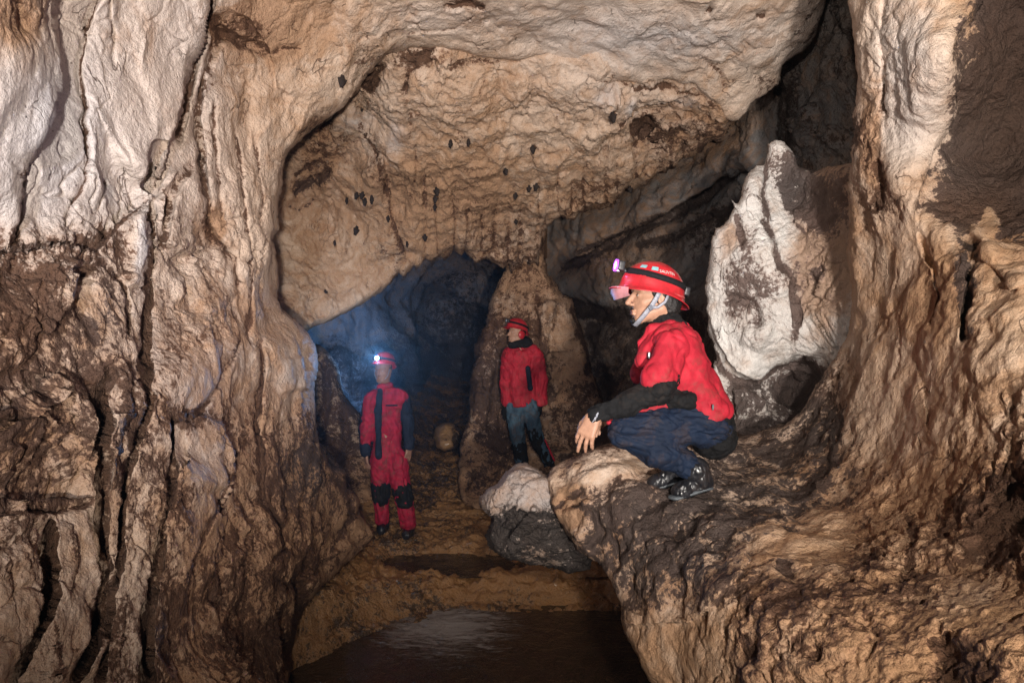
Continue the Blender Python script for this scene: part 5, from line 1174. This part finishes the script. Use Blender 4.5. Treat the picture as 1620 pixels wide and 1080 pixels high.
# ---------------------------------------------------------------- lit headlamps, the light they throw, and an added visor light
def aim_lamp(name, tr, lx, lz, Rm, to, watts, color, deg, parent):
    loc = tr((lx + .035, 0, lz)); o = spot(name, loc, to, watts, color, deg, .9, .015); return o
aim_lamp('headlamp_or_fill_light', th, .150, .082, Rhel, P(300, 400, 3.0), 14, (.86, .70, 1.0), 110, man)
l1 = th1((.150 + .05, 0, .036))
point('headlamp_or_fill_light', l1, 3, (.30, .62, 1.0), .02)
spot('headlamp_or_fill_light', l1, (0.0, 0, 2.35), 150, (.15, .46, 1.0), 44, 1.0, .02)
point('headlamp_or_fill_light', th((.225, .03, .050)), .6, (1.0, .55, .85), .01)  # extra pink point added in front of the visor to light it

# ---------------------------------------------------------------- bats hanging from the ceiling
BAT = plain_mat('bat_fur', (0.014, 0.010, 0.009), .8, .3, alt=(0.030, 0.020, 0.016), scale=120)
def bat_body(s):
    b = Body().cone((0, 0, -.012 * s), (0, 0, -.060 * s), .014 * s, .021 * s, .012).ell((0, .004 * s, -.088 * s), Vector((.013, .014, .014)) * s, None, .008)
    for sx in (-1, 1):
        b.cone((.010 * sx * s, 0, -.075 * s), (.024 * sx * s, -.003 * s, -.035 * s), .008 * s, .007 * s, .006).cone((.024 * sx * s, -.003 * s, -.035 * s), (.012 * sx * s, 0, -.088 * s), .007 * s, .003 * s, .006)
        b.cone((.006 * sx * s, 0, -.012 * s), (.008 * sx * s, 0, .006 * s), .004 * s, .003 * s, .003).cone((.007 * sx * s, 0, -.096 * s), (.011 * sx * s, 0, -.111 * s), .006 * s, .002 * s, .003)
    return b
bats = [(540, 124, 1.1, 'alone on the near ceiling, left of the dark hollow'), (574, 170, .8, 'upper left, just under the rim of the near ceiling'), (714, 226, 1.0, 'left one of a close pair high on the curtain'), (740, 223, .9, 'right one of a close pair high on the curtain'),
        (843, 233, 1.0, 'alone above the middle of the curtain'), (798, 269, .9, 'alone near the middle of the curtain'), (837, 296, .9, 'left one of the pair low on the curtain'), (850, 293, 1.0, 'right one of the pair low on the curtain'), (817, 309, .9, 'single one left of and below the low pair'),
        (815, 349, .8, 'lowest of those above the rock pillar'), (691, 299, 1.1, 'top of a vertical row of three'), (689, 312, 1.0, 'middle of a vertical row of three'), (688, 327, .9, 'bottom of a vertical row of three'), (550, 317, .9, 'leftmost of the group in the left alcove'),
        (566, 307, 1.0, 'second from the left in the alcove group'), (575, 306, 1.0, 'third in the alcove group, high'), (579, 316, 1.1, 'third in the alcove group, a little lower'), (589, 312, 1.1, 'rightmost of the alcove group'), (616, 345, .9, 'alone right of and below the alcove group'),
        (566, 363, 1.3, 'largest one, alone in the lower alcove'), (531, 386, .8, 'small one low in the alcove'), (671, 374, 1.0, 'low on the curtain beside a long fold'), (514, 465, .8, 'lowest and furthest left, above the blue-lit passage'), (644, 386, .8, 'low between two folds, left of the curtain tips'), (968, 180, 1.2, 'far right, beside a grey patch of rock'), (996, 299, .9, 'at the curtain tips far right')]
Vb, Fb = bat_body(1.0).mesh(.0035, None, 1)
proto = None
for px_, py_, s_, where in bats:
    near = py_ < 175 and px_ < 560
    p, n = on_surface('cave_wall' if near else 'cave_ceiling', px_, py_ - 5)
    if proto is None:
        proto = link('bat', Vb, Fb, BAT); o = proto
    else:
        o = proto.copy(); C.objects.link(o)
    o.location = p + n * .012; o.scale = (s_ * .95, s_ * .9, s_ * .72); o.rotation_euler = (0.1 * math.sin(px_), .25 * math.sin(px_ * 3.1), px_ * 1.7)
    tag(o, 'small black bat, ' + where, 'bat', 'bats hanging from the cave ceiling')

# the blue light that fills the chamber behind the caver in the coverall
spot('chamber_light', P(608, 640, 8.4), P(540, 520, 11), 420, (.16, .42, 1.0), 80, 1.0, .05)
# ---- damp air in the cave
hz = bpy.data.materials.new('damp_air'); hz.use_nodes = True; nt = hz.node_tree; nt.nodes.clear()
ho = nt.nodes.new('ShaderNodeOutputMaterial'); hv = nt.nodes.new('ShaderNodeVolumePrincipled')
hv.inputs['Color'].default_value = (.85, .88, .92, 1); hv.inputs['Density'].default_value = 0.0032; hv.inputs['Anisotropy'].default_value = 0.78
nt.links.new(hv.outputs[0], ho.inputs['Volume'])
V = [(x, y, z) for x in (-14, 14) for y in (-6, 22) for z in (-5, 12)]
tag(link('haze', V, [(0, 1, 3, 2), (4, 6, 7, 5), (0, 4, 5, 1), (2, 3, 7, 6), (0, 2, 6, 4), (1, 5, 7, 3)], hz, None, False), kind='stuff')
